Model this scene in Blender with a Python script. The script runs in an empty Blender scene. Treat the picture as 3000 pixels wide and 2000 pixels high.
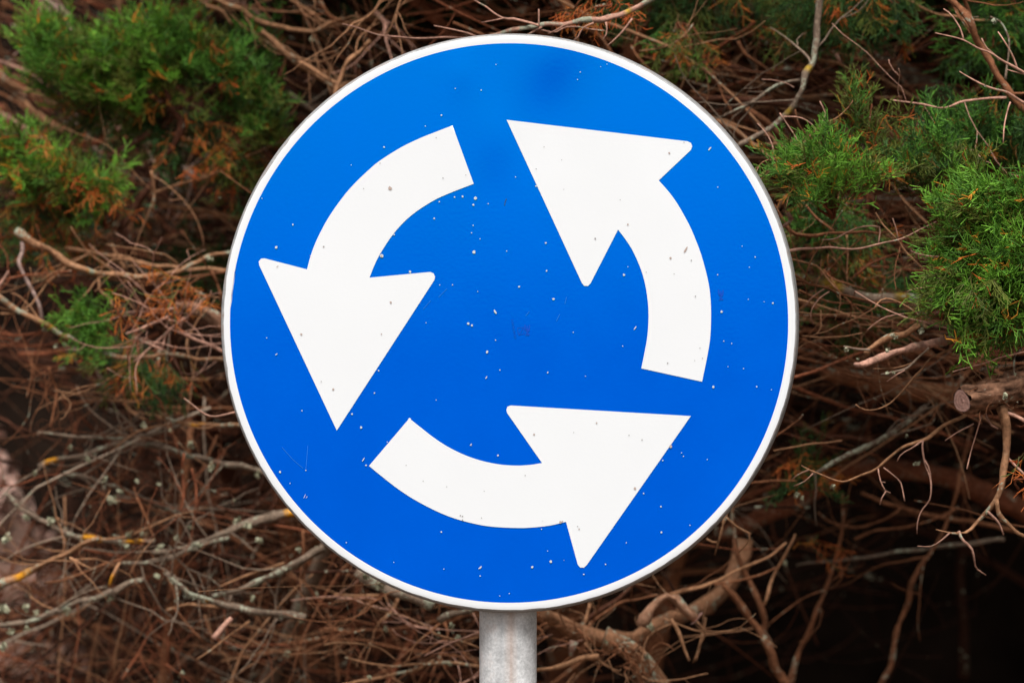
import bpy, bmesh, math, random
import numpy as np
from mathutils import Vector, Matrix

random.seed(7)
rng = np.random.default_rng(11)
R = math.radians
scene = bpy.context.scene
COL = scene.collection

# ------------------------------------------------------------------ camera
CAMZ, LENS = 1.6, 85.0
K = 36.0 / LENS / 3000.0                      # metres per photo pixel per metre of distance
cd = bpy.data.cameras.new('camera'); cam = bpy.data.objects.new('camera', cd); COL.objects.link(cam)
cam.location = (0, 0, CAMZ); cam.rotation_euler = (R(90), 0, 0)
cd.lens = LENS; cd.sensor_width = 36.0; cd.clip_start = 0.05; cd.clip_end = 3000
cd.dof.use_dof = True; cd.dof.focus_distance = 2.53; cd.dof.aperture_fstop = 4.4; cd.dof.aperture_blades = 0
scene.camera = cam

# ------------------------------------------------------------------ sky, sun, exposure
SUN_EL, SUN_AZ = 60.0, -4.0                   # azimuth: degrees to the right of straight behind the camera
w = bpy.data.worlds.new("World"); scene.world = w; w.use_nodes = True
nt = w.node_tree; bg = nt.nodes['Background']
sky = nt.nodes.new('ShaderNodeTexSky'); sky.sky_type = 'NISHITA'; sky.sun_disc = False
sky.sun_elevation = R(SUN_EL); sky.sun_rotation = R(180 - SUN_AZ)
sky.air_density = 1.0; sky.dust_density = 4.0; sky.ozone_density = 1.0
hs = nt.nodes.new('ShaderNodeHueSaturation'); hs.inputs['Saturation'].default_value = 0.12   # overcast: a grey sky
nt.links.new(sky.outputs[0], hs.inputs['Color']); nt.links.new(hs.outputs[0], bg.inputs['Color'])
bg.inputs['Strength'].default_value = 0.05
sl = bpy.data.lights.new('sun', 'SUN'); sl.energy = 1.5; sl.angle = R(28); sl.color = (1.0, 0.99, 0.97)
sun = bpy.data.objects.new('sun', sl); COL.objects.link(sun)
sun.rotation_euler = (R(90 - SUN_EL), 0, R(SUN_AZ)); sun.location = (1, -5, 8)
vs = scene.view_settings
vs.view_transform = 'Standard'; vs.look = 'None'; vs.gamma = 1.0; vs.use_curve_mapping = False
vs.exposure = 1.30
scene.cycles.max_bounces = 6; scene.cycles.diffuse_bounces = 1; scene.cycles.glossy_bounces = 2
scene.cycles.use_denoising = True

# ------------------------------------------------------------------ photo geometry helpers
CROPS = {'TL': (0, 0, 2.24), 'TR': (2000, 0, 2.24), 'LM': (0, 650, 2.24), 'RM': (2100, 600, 2.24),
         'BL': (0, 1300, 2.24), 'BR': (1900, 1200, 1.96), 'BC': (950, 1500, 2.0452), 'TC': (900, 0, 1.96),
         'S': (0, 0, 1.0), 'V': (0, 0, 0.784)}
def at(px, py, Y):
    return Vector(((px - 1500) * K * Y, Y, CAMZ - (py - 1000) * K * Y))
def atc(c, x, y, Y):
    x0, y0, s = CROPS[c]
    return at(x0 + x / s, y0 + y / s, Y)

# ------------------------------------------------------------------ object helpers
def tag(o, label=None, cat=None, group=None, kind=None):
    if label: o['label'] = label
    if cat: o['category'] = cat
    if group: o['group'] = group
    if kind: o['kind'] = kind
    return o
def empty(name, loc, label, cat, group=None, rz=0.0):
    o = bpy.data.objects.new(name, None); COL.objects.link(o)
    o.location = loc; o.rotation_euler = (0, 0, rz); o.empty_display_size = 0.1
    return tag(o, label, cat, group)

class Buf:
    """collects tubes and faces, then builds ONE mesh object"""
    def __init__(s): s.v = []; s.f = []; s.c = []; s.n = 0
    def add(s, verts, faces, col):
        verts = np.asarray(verts, float)
        s.v.append(verts)
        col = np.asarray(col, float)
        if col.ndim == 1: col = np.tile(col[:3], (len(verts), 1))
        s.c.append(col)
        n = s.n
        s.f.extend([tuple(i + n for i in f) for f in faces]); s.n += len(verts)
    def mesh(s, name, mat, origin=(0, 0, 0), smooth=True):
        me = bpy.data.meshes.new(name)
        v = np.concatenate(s.v) - np.asarray(origin, float)
        me.from_pydata(v.tolist(), [], s.f)
        ca = me.color_attributes.new('Col', 'FLOAT_COLOR', 'POINT')
        c = np.ones((len(v), 4), np.float32); c[:, :3] = np.concatenate(s.c)
        ca.data.foreach_set('color', c.ravel())
        if smooth: me.polygons.foreach_set('use_smooth', [True] * len(me.polygons))
        me.materials.append(mat); me.update()
        return me
    def build(s, name, mat, parent=None, kind=None, smooth=True):
        org = tuple(parent_world(parent)) if parent else (0, 0, 0)
        o = bpy.data.objects.new(name, s.mesh(name, mat, org, smooth)); COL.objects.link(o)
        if parent: o.parent = parent
        if kind: o['kind'] = kind
        return o
def parent_world(p):
    v = Vector((0, 0, 0))
    while p: v += p.location; p = p.parent
    return v

def resample(pts, step):
    """Catmull-Rom through the points, evenly spaced; returns points and 0..1 parameter"""
    P = np.asarray(pts, float)
    if len(P) == 2: P = np.array([P[0], (P[0] + P[1]) / 2, P[1]])
    Q = np.vstack([2 * P[0] - P[1], P, 2 * P[-1] - P[-2]])
    out = []
    for i in range(1, len(Q) - 2):
        t = np.linspace(0, 1, 8, endpoint=False)[:, None]
        a, b, c, d = Q[i - 1], Q[i], Q[i + 1], Q[i + 2]
        out.append(0.5 * (2 * b + (c - a) * t + (2 * a - 5 * b + 4 * c - d) * t**2 + (3 * b - a - 3 * c + d) * t**3))
    D = np.vstack(out + [P[-1:]])
    s = np.concatenate([[0], np.cumsum(np.linalg.norm(np.diff(D, axis=0), axis=1))])
    n = max(3, int(s[-1] / step) + 1)
    u = np.linspace(0, s[-1], n)
    return np.stack([np.interp(u, s, D[:, k]) for k in range(3)], 1), u / max(s[-1], 1e-9)

def tube_arrays(P, rad, sides, rough=0.0, cap=True):
    P = np.asarray(P, float); n = len(P)
    T = np.gradient(P, axis=0); T /= np.linalg.norm(T, axis=1)[:, None] + 1e-12
    ref = np.array([0.31, 0.2, 0.93]) if abs(T[0][2]) < 0.8 else np.array([0.9, 0.3, 0.1])
    N = ref - (T @ ref)[:, None] * T; N /= np.linalg.norm(N, axis=1)[:, None] + 1e-12
    B = np.cross(T, N)
    a = np.linspace(0, 2 * math.pi, sides, endpoint=False)
    rr = np.asarray(rad, float)[:, None] * np.ones((1, sides))
    if rough:
        ridge = rng.normal(0, 0.55, (1, sides))                       # long fibres of the bark
        rnd = rng.normal(0, 1, (n, sides)); rnd = (rnd + np.roll(rnd, 1, 0) + np.roll(rnd, -1, 0)) / 2.2
        lump = np.repeat(rng.normal(0, 1, n)[:, None], sides, 1); lump = (lump + np.roll(lump, 1, 0) + np.roll(lump, 2, 0)) / 2.5
        rr = rr * np.clip(1 + rough * (0.5 * ridge + 0.65 * rnd + 0.6 * lump), 0.5, 1.6)
    V = P[:, None, :] + rr[:, :, None] * (np.cos(a)[None, :, None] * N[:, None, :] + np.sin(a)[None, :, None] * B[:, None, :])
    V = V.reshape(-1, 3)
    F = []
    for i in range(n - 1):
        o = i * sides
        for j in range(sides):
            k = (j + 1) % sides
            F.append((o + j, o + k, o + sides + k, o + sides + j))
    if cap:
        F.append(tuple(range(sides - 1, -1, -1))); F.append(tuple((n - 1) * sides + j for j in range(sides)))
    return V, F

# ------------------------------------------------------------------ materials
def nodes_of(m):
    m.use_nodes = True
    return m.node_tree, m.node_tree.nodes['Principled BSDF']
def N_(t, typ, **kw):
    n = t.nodes.new(typ)
    for k, v in kw.items():
        if k in n.inputs.keys(): n.inputs[k].default_value = v
        else: setattr(n, k, v)
    return n
def mixc(t, fac, a, b, mode='MIX'):
    m = t.nodes.new('ShaderNodeMix'); m.data_type = 'RGBA'; m.blend_type = mode
    for sock, val in ((m.inputs[0], fac), (m.inputs[6], a), (m.inputs[7], b)):
        if hasattr(val, 'is_linked'): t.links.new(val, sock)
        elif isinstance(val, (int, float)): sock.default_value = val
        else: sock.default_value = (*val, 1)
    return m.outputs[2]
def ramp(t, src, lo, hi, a=0.0, b=1.0):
    m = t.nodes.new('ShaderNodeMapRange'); t.links.new(src, m.inputs[0])
    m.inputs[1].default_value = lo; m.inputs[2].default_value = hi; m.inputs[3].default_value = a; m.inputs[4].default_value = b
    return m.outputs[0]

def bark_material(name, lichen=0.0, lcol=(0.40, 0.40, 0.29), bump=0.6, scale=1.0):
    m = bpy.data.materials.new(name); t, p = nodes_of(m)
    at_ = N_(t, 'ShaderNodeVertexColor', layer_name='Col'); tc = N_(t, 'ShaderNodeTexCoord')
    n1 = N_(t, 'ShaderNodeTexNoise', Scale=190 * scale, Detail=5.0, Roughness=0.65)
    n2 = N_(t, 'ShaderNodeTexNoise', Scale=38 * scale, Detail=3.0)
    n3 = N_(t, 'ShaderNodeTexNoise', Scale=620 * scale, Detail=2.0)
    for n in (n1, n2, n3): t.links.new(tc.outputs['Object'], n.inputs['Vector'])
    v1 = ramp(t, n1.outputs['Fac'], 0.3, 0.7, 0.55, 1.5)
    c = mixc(t, 1.0, at_.outputs['Color'], v1, 'MULTIPLY')
    grey = mixc(t, ramp(t, n2.outputs['Fac'], 0.5, 0.72, 0.0, 0.35 if lichen > 0.15 else 0.0), c, (0.20, 0.105, 0.068))
    c = grey
    if lichen > 0:
        mk = N_(t, 'ShaderNodeMath', operation='ADD'); t.links.new(n1.outputs['Fac'], mk.inputs[0]); t.links.new(n2.outputs['Fac'], mk.inputs[1])
        msk = ramp(t, mk.outputs[0], 1.20 - 0.13 * lichen, 1.27 - 0.13 * lichen)
        lc = mixc(t, ramp(t, n3.outputs['Fac'], 0.35, 0.65), [x * 0.6 for x in lcol], lcol)
        c = mixc(t, msk, c, lc)
    t.links.new(c, p.inputs['Base Color'])
    p.inputs['Roughness'].default_value = 0.9; p.inputs['Specular IOR Level'].default_value = 0.08
    b = N_(t, 'ShaderNodeBump', Strength=bump, Distance=0.002); t.links.new(n1.outputs['Fac'], b.inputs['Height'])
    t.links.new(b.outputs[0], p.inputs['Normal'])
    return m
M_bark = bark_material('brown_bark', 0.25)
M_lichenbark = bark_material('lichen_bark', 1.0)
M_twig = bark_material('twig_bark', 0.12, bump=0.3)

def foliage_material(name):
    m = bpy.data.materials.new(name); t, p = nodes_of(m)
    a = N_(t, 'ShaderNodeVertexColor', layer_name='Col'); oi = N_(t, 'ShaderNodeObjectInfo')
    tc = N_(t, 'ShaderNodeTexCoord'); n = N_(t, 'ShaderNodeTexNoise', Scale=160.0, Detail=2.0)
    t.links.new(tc.outputs['Object'], n.inputs['Vector'])
    c = mixc(t, 1.0, a.outputs['Color'], oi.outputs['Color'], 'MULTIPLY')
    c = mixc(t, 1.0, c, ramp(t, n.outputs['Fac'], 0.3, 0.7, 0.75, 1.25), 'MULTIPLY')
    t.links.new(c, p.inputs['Base Color'])
    p.inputs['Roughness'].default_value = 0.55; p.inputs['Specular IOR Level'].default_value = 0.3
    return m
M_leaf = foliage_material('cypress_foliage')

def plain(name, col, rough=0.7, spec=0.3):
    m = bpy.data.materials.new(name); t, p = nodes_of(m)
    p.inputs['Base Color'].default_value = (*col, 1); p.inputs['Roughness'].default_value = rough
    p.inputs['Specular IOR Level'].default_value = spec
    return m

# ------------------------------------------------------------------ ground and bank
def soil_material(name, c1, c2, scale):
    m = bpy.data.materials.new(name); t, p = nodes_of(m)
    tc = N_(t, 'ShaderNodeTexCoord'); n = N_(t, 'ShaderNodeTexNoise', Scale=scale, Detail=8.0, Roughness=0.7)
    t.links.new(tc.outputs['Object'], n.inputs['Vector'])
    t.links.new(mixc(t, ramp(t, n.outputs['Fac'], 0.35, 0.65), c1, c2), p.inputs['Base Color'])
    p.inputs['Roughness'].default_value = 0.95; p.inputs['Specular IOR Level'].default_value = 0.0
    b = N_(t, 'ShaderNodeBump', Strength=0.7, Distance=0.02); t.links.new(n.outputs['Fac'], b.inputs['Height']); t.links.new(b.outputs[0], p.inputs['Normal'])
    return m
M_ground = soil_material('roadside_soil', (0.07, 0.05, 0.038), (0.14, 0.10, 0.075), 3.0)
M_shade_humus = soil_material('shade_dark_humus', (0.006, 0.004, 0.003), (0.016, 0.010, 0.007), 4.0)  # blacker than real humus: the hollow's shade is put into the soil colour
M_dry = soil_material('dry_earth', (0.40, 0.22, 0.16), (0.62, 0.40, 0.31), 14.0)

def grid_sheet(name, xs, ys, zf, mat, kind='structure'):
    v = [(x, y, zf(x, y)) for y in ys for x in xs]; nx = len(xs)
    f = [(j * nx + i, j * nx + i + 1, (j + 1) * nx + i + 1, (j + 1) * nx + i) for j in range(len(ys) - 1) for i in range(nx - 1)]
    me = bpy.data.meshes.new(name); me.from_pydata(v, [], f); me.materials.append(mat)
    me.polygons.foreach_set('use_smooth', [True] * len(me.polygons))
    o = bpy.data.objects.new(name, me); COL.objects.link(o); o['kind'] = kind
    return o
def warp(x, y): return 0.09 * math.sin(2.1 * x + 0.7) * math.cos(1.7 * y) + 0.05 * math.sin(5.3 * x + 3.1 * y)
gx = [-900, -200, -40, -12] + list(np.arange(-7, 7.1, 0.35)) + [12, 40, 200, 900]
gy = [-900, -200, -40, -10] + list(np.arange(-4, 9.1, 0.35)) + [14, 40, 200, 900]
grid_sheet('ground', gx, gy, lambda x, y: (0.25 * warp(x, y) - 0.02) if (abs(x) < 8 and 1 < y < 10) else -0.03, M_ground)
bx = list(np.arange(-7, 7.1, 0.2)); bt = list(np.arange(0, 1.01, 0.04))
def bank():
    v = []; nx = len(bx)
    for t_ in bt:
        for x in bx:
            h = 3.6 * t_
            v.append((x, 5.9 + 1.3 * t_ ** 1.5 + 0.18 * math.sin(1.3 * x + 4 * t_) + 0.9 * warp(x * 2, h * 2), h - 0.1))
    f = [(j * nx + i, j * nx + i + 1, (j + 1) * nx + i + 1, (j + 1) * nx + i) for j in range(len(bt) - 1) for i in range(nx - 1)]
    me = bpy.data.meshes.new('earth_bank'); me.from_pydata(v, [], f); me.materials.append(M_shade_humus)
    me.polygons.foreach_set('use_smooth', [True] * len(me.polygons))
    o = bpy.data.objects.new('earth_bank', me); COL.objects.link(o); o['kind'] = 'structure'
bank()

# ------------------------------------------------------------------ the sign
SY = 2.515; YAW = R(-2.5)
SC = at(1487.4, 946.0, SY)
def to_uv(px, py):
    d = Vector(((px - 1500) * K, 1, -(py - 1000) * K)); n = Vector((math.sin(YAW), -math.cos(YAW), 0))
    c0 = Vector((0, 0, CAMZ)); tt = n.dot(SC - c0) / n.dot(d); P = c0 + d * tt - SC
    return P.x * math.cos(YAW) + P.y * math.sin(YAW), P.z
POSTB = 0.046                                        # post axis behind the sheet
sx = SC.x - math.sin(YAW) * -POSTB * -1
sign = empty('roundabout_sign', (SC.x - math.sin(YAW) * POSTB, SC.y + math.cos(YAW) * POSTB, 0.0),
             'round blue roundabout sign with three white arrows on a grey metal post', 'road sign', rz=YAW)
ZC = SC.z
DENTS = [(to_uv(1650, 105), 0.034, 0.036, 0.0013), (to_uv(1595, 185), 0.030, 0.045, 0.0009), (to_uv(1600, 330), 0.030, 0.05, -0.0008), (to_uv(1450, 400), 0.020, 0.035, 0.0006), (to_uv(1350, 215), 0.014, 0.02, 0.0004)]
def dent(u, v):
    return sum(a * math.exp(-((u - c[0]) / su) ** 2 - ((v - c[1]) / sv) ** 2) for c, su, sv, a in DENTS)
def face_pt(u, v, off):                              # local point on the sheet's front, off metres proud of it
    return (u, -POSTB - off - dent(u, v), ZC + v)

def film_material(name, col, rough, tint, spec, grime=0.0):
    m = bpy.data.materials.new(name); t, p = nodes_of(m)
    tc = N_(t, 'ShaderNodeTexCoord')
    n = N_(t, 'ShaderNodeTexNoise', Scale=7.0, Detail=6.0, Roughness=0.6); n2 = N_(t, 'ShaderNodeTexNoise', Scale=300.0, Detail=2.0)
    for q in (n, n2): t.links.new(tc.outputs['Object'], q.inputs['Vector'])
    c = mixc(t, 1.0, col, ramp(t, n.outputs['Fac'], 0.3, 0.7, 1 - grime, 1 + grime * 0.6), 'MULTIPLY')
    t.links.new(c, p.inputs['Base Color'])
    p.inputs['IOR'].default_value = 1.8 if spec == 1.0 else 1.5; p.inputs['Specular IOR Level'].default_value = spec; p.inputs['Specular Tint'].default_value = (*tint, 1)
    t.links.new(ramp(t, n.outputs['Fac'], 0.3, 0.7, rough - 0.04, rough + 0.06), p.inputs['Roughness'])
    b = N_(t, 'ShaderNodeBump', Strength=0.06, Distance=0.001); t.links.new(n2.outputs['Fac'], b.inputs['Height']); t.links.new(b.outputs[0], p.inputs['Normal'])
    return m
M_blue = film_material('blue_reflective_film', (0.0, 0.094, 0.74), 0.13, (0.0, 1.0, 1.0), 1.0, 0.05)
M_white = film_material('white_reflective_film', (0.835, 0.85, 0.86), 0.4, (1, 1, 1), 0.35, 0.015)
M_chipw = plain('bare_chip', (0.62, 0.66, 0.66), 0.7)
M_chipt = plain('tan_dirt', (0.52, 0.40, 0.345), 0.8)
M_chipg = plain('grey_speck', (0.34, 0.32, 0.31), 0.8)
M_stamp = plain('dark_blue_print', (0.0, 0.075, 0.55), 0.4)
M_scr = plain('pale_scratch', (0.02, 0.19, 0.78), 0.4)

PX_ = -0.004
def metal_material(name, col, metallic, rough, rust_reflect):
    m = bpy.data.materials.new(name); t, p = nodes_of(m)
    tc = N_(t, 'ShaderNodeTexCoord')
    n = N_(t, 'ShaderNodeTexNoise', Scale=48.0, Detail=8.0, Roughness=0.75); n2 = N_(t, 'ShaderNodeTexNoise', Scale=340.0, Detail=2.0)
    for q in (n, n2): t.links.new(tc.outputs['Object'], q.inputs['Vector'])
    c = mixc(t, ramp(t, n.outputs['Fac'], 0.35, 0.65), [x * 0.55 for x in col], col)
    c = mixc(t, 1.0, c, ramp(t, n2.outputs['Fac'], 0.3, 0.7, 0.85, 1.15), 'MULTIPLY')
    if rust_reflect == 'post':
        mp = N_(t, 'ShaderNodeMapping'); mp.inputs['Scale'].default_value = (1, 1, 0.05)
        t.links.new(tc.outputs['Object'], mp.inputs['Vector'])
        ns = N_(t, 'ShaderNodeTexNoise', Scale=90.0, Detail=4.0); t.links.new(mp.outputs[0], ns.inputs['Vector'])
        sep = N_(t, 'ShaderNodeSeparateXYZ'); t.links.new(tc.outputs['Object'], sep.inputs[0])
        def band(x0, wd):
            s_ = N_(t, 'ShaderNodeMath', operation='SUBTRACT'); t.links.new(sep.outputs[0], s_.inputs[0]); s_.inputs[1].default_value = x0
            a_ = N_(t, 'ShaderNodeMath', operation='ABSOLUTE'); t.links.new(s_.outputs[0], a_.inputs[0])
            return ramp(t, a_.outputs[0], 0.0, wd, 1.0, 0.0)
        def mul(a, b):
            q = N_(t, 'ShaderNodeMath', operation='MULTIPLY'); t.links.new(a, q.inputs[0]); t.links.new(b, q.inputs[1]); return q.outputs[0]
        c = mixc(t, mul(band(PX_ + 0.0062, 0.008), ramp(t, ns.outputs['Fac'], 0.3, 0.6, 0.15, 0.75)), c, (0.46, 0.28, 0.19))
        c = mixc(t, mul(band(PX_ - 0.0035, 0.0075), ramp(t, ns.outputs['Fac'], 0.35, 0.7, 0.2, 0.6)), c, (0.20, 0.21, 0.22))  # dark reflection painted as a blue-grey band down the post
        c = mixc(t, mul(band(PX_ - 0.014, 0.02), ramp(t, n.outputs['Fac'], 0.52, 0.68, 0.0, 0.5)), c, (0.36, 0.23, 0.17))
    if rust_reflect == 'edge':
        c = mixc(t, ramp(t, n.outputs['Fac'], 0.5, 0.62, 0.0, 0.5), c, (0.24, 0.15, 0.11))
    t.links.new(c, p.inputs['Base Color'])
    p.inputs['Metallic'].default_value = metallic; p.inputs['Roughness'].default_value = rough
    b = N_(t, 'ShaderNodeBump', Strength=0.2, Distance=0.001); t.links.new(n2.outputs['Fac'], b.inputs['Height']); t.links.new(b.outputs[0], p.inputs['Normal'])
    return m
M_galv = metal_material('galvanised_steel', (0.88, 0.875, 0.87), 0.0, 0.45, 'post')
M_edge = metal_material('bare_sheet_edge', (0.50, 0.49, 0.48), 0.2, 0.5, 'edge')

def raw_mesh(name, v, f, mats, parent, smooth=True, fm=None, kind=None):
    me = bpy.data.meshes.new(name); me.from_pydata(v, [], f)
    for m in (mats if isinstance(mats, (list, tuple)) else [mats]): me.materials.append(m)
    if smooth: me.polygons.foreach_set('use_smooth', [True] * len(me.polygons))
    if fm: me.polygons.foreach_set('material_index', fm)
    me.update()
    o = bpy.data.objects.new(name, me); COL.objects.link(o)
    if parent: o.parent = parent
    if kind: o['kind'] = kind
    return o

RB, RW = 0.2906, 0.2982
NA = 240
def disc_rings(radii, offs, jit=None, close_center=False, dented=True):
    v, f = [], []
    for r, o in zip(radii, offs):
        for i in range(NA):
            a = 2 * math.pi * i / NA; rr = r + (jit(i, r) if jit else 0)
            u, vv = rr * math.cos(a), rr * math.sin(a)
            q = face_pt(u, vv, o) if dented else (u, -POSTB - o, ZC + vv)
            v.append(q)
    for k in range(len(radii) - 1):
        for i in range(NA):
            j = (i + 1) % NA
            f.append((k * NA + i, k * NA + j, (k + 1) * NA + j, (k + 1) * NA + i))
    if close_center:
        v.append(face_pt(0, 0, offs[0])); c = len(v) - 1
        f += [(c, (i + 1) % NA, i) for i in range(NA)]
    return v, f
# pressed sheet: face, rounded edge, flange, back lip
prof = [(0.02 + 0.0087 * i, -0.0006) for i in range(31)] + [(0.29, 0.0), (0.2962, 0.0), (0.2975, -0.0001), (0.2987, -0.0005), (0.2996, -0.0013), (0.3002, -0.0024), (0.3011, -0.006), (0.3024, -0.014), (0.3035, -0.022), (0.3035, -0.024), (0.2975, -0.0145), (0.2975, -0.0125), (0.2965, -0.003), (0.05, -0.0028)]
v, f = disc_rings([p[0] for p in prof], [p[1] for p in prof])
raw_mesh('sign_panel', v, [tuple(reversed(q)) for q in f], M_edge, sign)
v, f = disc_rings([0.006] + list(np.linspace(0.012, RB, 46)), [0.0004] * 47, close_center=True)
blue = raw_mesh('blue_face', v, [tuple(reversed(q)) for q in f], M_blue, sign)
jr = random.Random(3); jag = []
for i in range(NA):
    a = 360 * i / NA; base = 0.0
    if 172 < a < 190 or 140 < a < 150: base = -0.0009                # worn places on the left edge
    jag.append(base + jr.uniform(-0.00045, 0.0002))
def ringjit(i, r): return (jag[i] if r > 0.2975 else 0) - (0.0011 if (r < 0.291 and 178 * NA // 360 > i > 168 * NA // 360) else 0)
v, f = disc_rings([RB, 0.2935, 0.296, RW], [0.0004, 0.0004, 0.0004, 0.0001], jit=ringjit)
raw_mesh('white_border', v, [tuple(reversed(q)) for q in f], M_white, sign)

def smooth_closed(segments):
    """list of ('L', pts) straight runs and ('C', pts) curved runs in photo pixels -> outline"""
    out = []
    for kind, pts in segments:
        if kind == 'L': out += [tuple(p) for p in pts]
        else:
            P, _ = resample([(x, y, 0) for x, y in pts], 9.0); out += [(q[0], q[1]) for q in P]
    res = []
    for q in out:
        if not res or (abs(q[0] - res[-1][0]) + abs(q[1] - res[-1][1])) > 0.5: res.append(q)
    return res
ARROWS = [
 [('L', [(1325.8, 368.1), (1388.0, 538.7)]),
  ('C', [(1388.0, 538.7), (1314, 567.4), (1263, 591.9), (1202.4, 633.4), (1154.6, 682.8), (1116.3, 739.6), (1097.2, 776.9), (1082.8, 813.3)]),
  ('L', [(1256.6, 797.0)]), ('C', [(1260.8, 796.7), (1270.5, 801), (1274.9, 811.5), (1272.4, 820.7)]),
  ('L', [(986.9, 1260.4), (761, 779.6)]), ('C', [(760, 777), (757.5, 769.5), (762, 759.5), (771.6, 756.1), (776, 757)]),
  ('L', [(899.6, 789.1)]),
  ('C', [(899.6, 789.1), (912.5, 743), (931.3, 696.2), (963.2, 636.6), (1004.7, 577.6), (1039.8, 537.0), (1084.4, 494.6), (1114.7, 470), (1173.7, 433.0), (1231.1, 405.2), (1282.1, 384.9), (1325.8, 368.1)])],
 [('L', [(1484.3, 351.6), (2010, 414.0)]), ('C', [(2014.3, 414.5), (2024, 419), (2027.9, 429), (2023.8, 439.9)]),
  ('L', [(1929.8, 528.8)]),
  ('C', [(1929.8, 528.8), (1960, 563), (1986.3, 600), (2018.1, 656.8), (2038.8, 704), (2056, 751.5), (2073.2, 816.9), (2080.8, 866), (2083.1, 923.7), (2080.8, 985.7), (2073.2, 1037.3), (2056.7, 1117.6)]),
  ('L', [(1878.7, 1078.7)]),
  ('C', [(1878.7, 1078.7), (1887.3, 1037.3), (1896.9, 982.2), (1900, 923.7), (1896.4, 870), (1887.8, 823.1), (1875.2, 782.5), (1853.5, 734.3), (1832.9, 701.9), (1810.8, 672.7)]),
  ('L', [(1730.6, 829)]), ('C', [(1730.6, 829), (1725.5, 836), (1717.5, 839), (1709.5, 836), (1704.8, 829)])],
 [('L', [(1195.7, 1229.2), (1197.3, 1225), (1200.3, 1223.4), (1203.5, 1225), (1204.6, 1229.2)]),
  ('C', [(1204.6, 1229.2), (1238.6, 1255.9), (1269.2, 1279.7), (1302.3, 1302.0), (1340.6, 1322.6), (1378.9, 1338.6), (1422.2, 1351.6), (1468.2, 1360.1), (1514.1, 1362.9), (1552.3, 1360.9), (1588.1, 1355.5)]),
  ('L', [(1486, 1209.5)]), ('C', [(1486, 1209.5), (1483.5, 1200.6), (1487, 1190.5), (1496.2, 1187.1)]),
  ('L', [(2023.8, 1218.1), (1718.7, 1654.2)]), ('C', [(1718.7, 1654.2), (1713.5, 1660), (1705.4, 1662.5), (1697.5, 1659.5), (1692.8, 1652.6)]),
  ('L', [(1658.3, 1527.5)]),
  ('C', [(1658.3, 1527.5), (1608.5, 1538.6), (1557.4, 1544.2), (1514.1, 1545.5), (1442.7, 1541.7), (1389.1, 1532.8), (1330.4, 1516.9), (1276.8, 1495.3), (1213.1, 1461.8), (1162, 1428.2), (1111, 1388.3), (1081.2, 1363.9)])]]
def flat_poly(name, outline, mat, off, parent=sign, cell=0.014):
    bm = bmesh.new()
    vs_ = [bm.verts.new((*to_uv(*q), 0)) for q in outline]
    bm.faces.new(vs_)
    us = [q.co.x for q in vs_]; ws = [q.co.y for q in vs_]
    for lo, hi, nrm in ((min(us), max(us), (1, 0, 0)), (min(ws), max(ws), (0, 1, 0))):
        c = lo + cell
        while c < hi:
            bmesh.ops.bisect_plane(bm, geom=bm.verts[:] + bm.edges[:] + bm.faces[:], plane_co=(c * nrm[0], c * nrm[1], 0), plane_no=nrm, dist=1e-6); c += cell
    bmesh.ops.triangulate(bm, faces=[q for q in bm.faces if len(q.verts) > 4])
    for q in bm.verts: q.co = face_pt(q.co.x, q.co.y, off)
    bm.normal_update()
    for q in bm.faces:
        if q.normal.y > 0: q.normal_flip()
    me = bpy.data.meshes.new(name); bm.to_mesh(me); bm.free(); me.materials.append(mat)
    me.polygons.foreach_set('use_smooth', [True] * len(me.polygons))
    o = bpy.data.objects.new(name, me); COL.objects.link(o); o.parent = parent
    return o
for A in ARROWS: flat_poly('arrow', smooth_closed(A), M_white, 0.0008)

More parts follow.
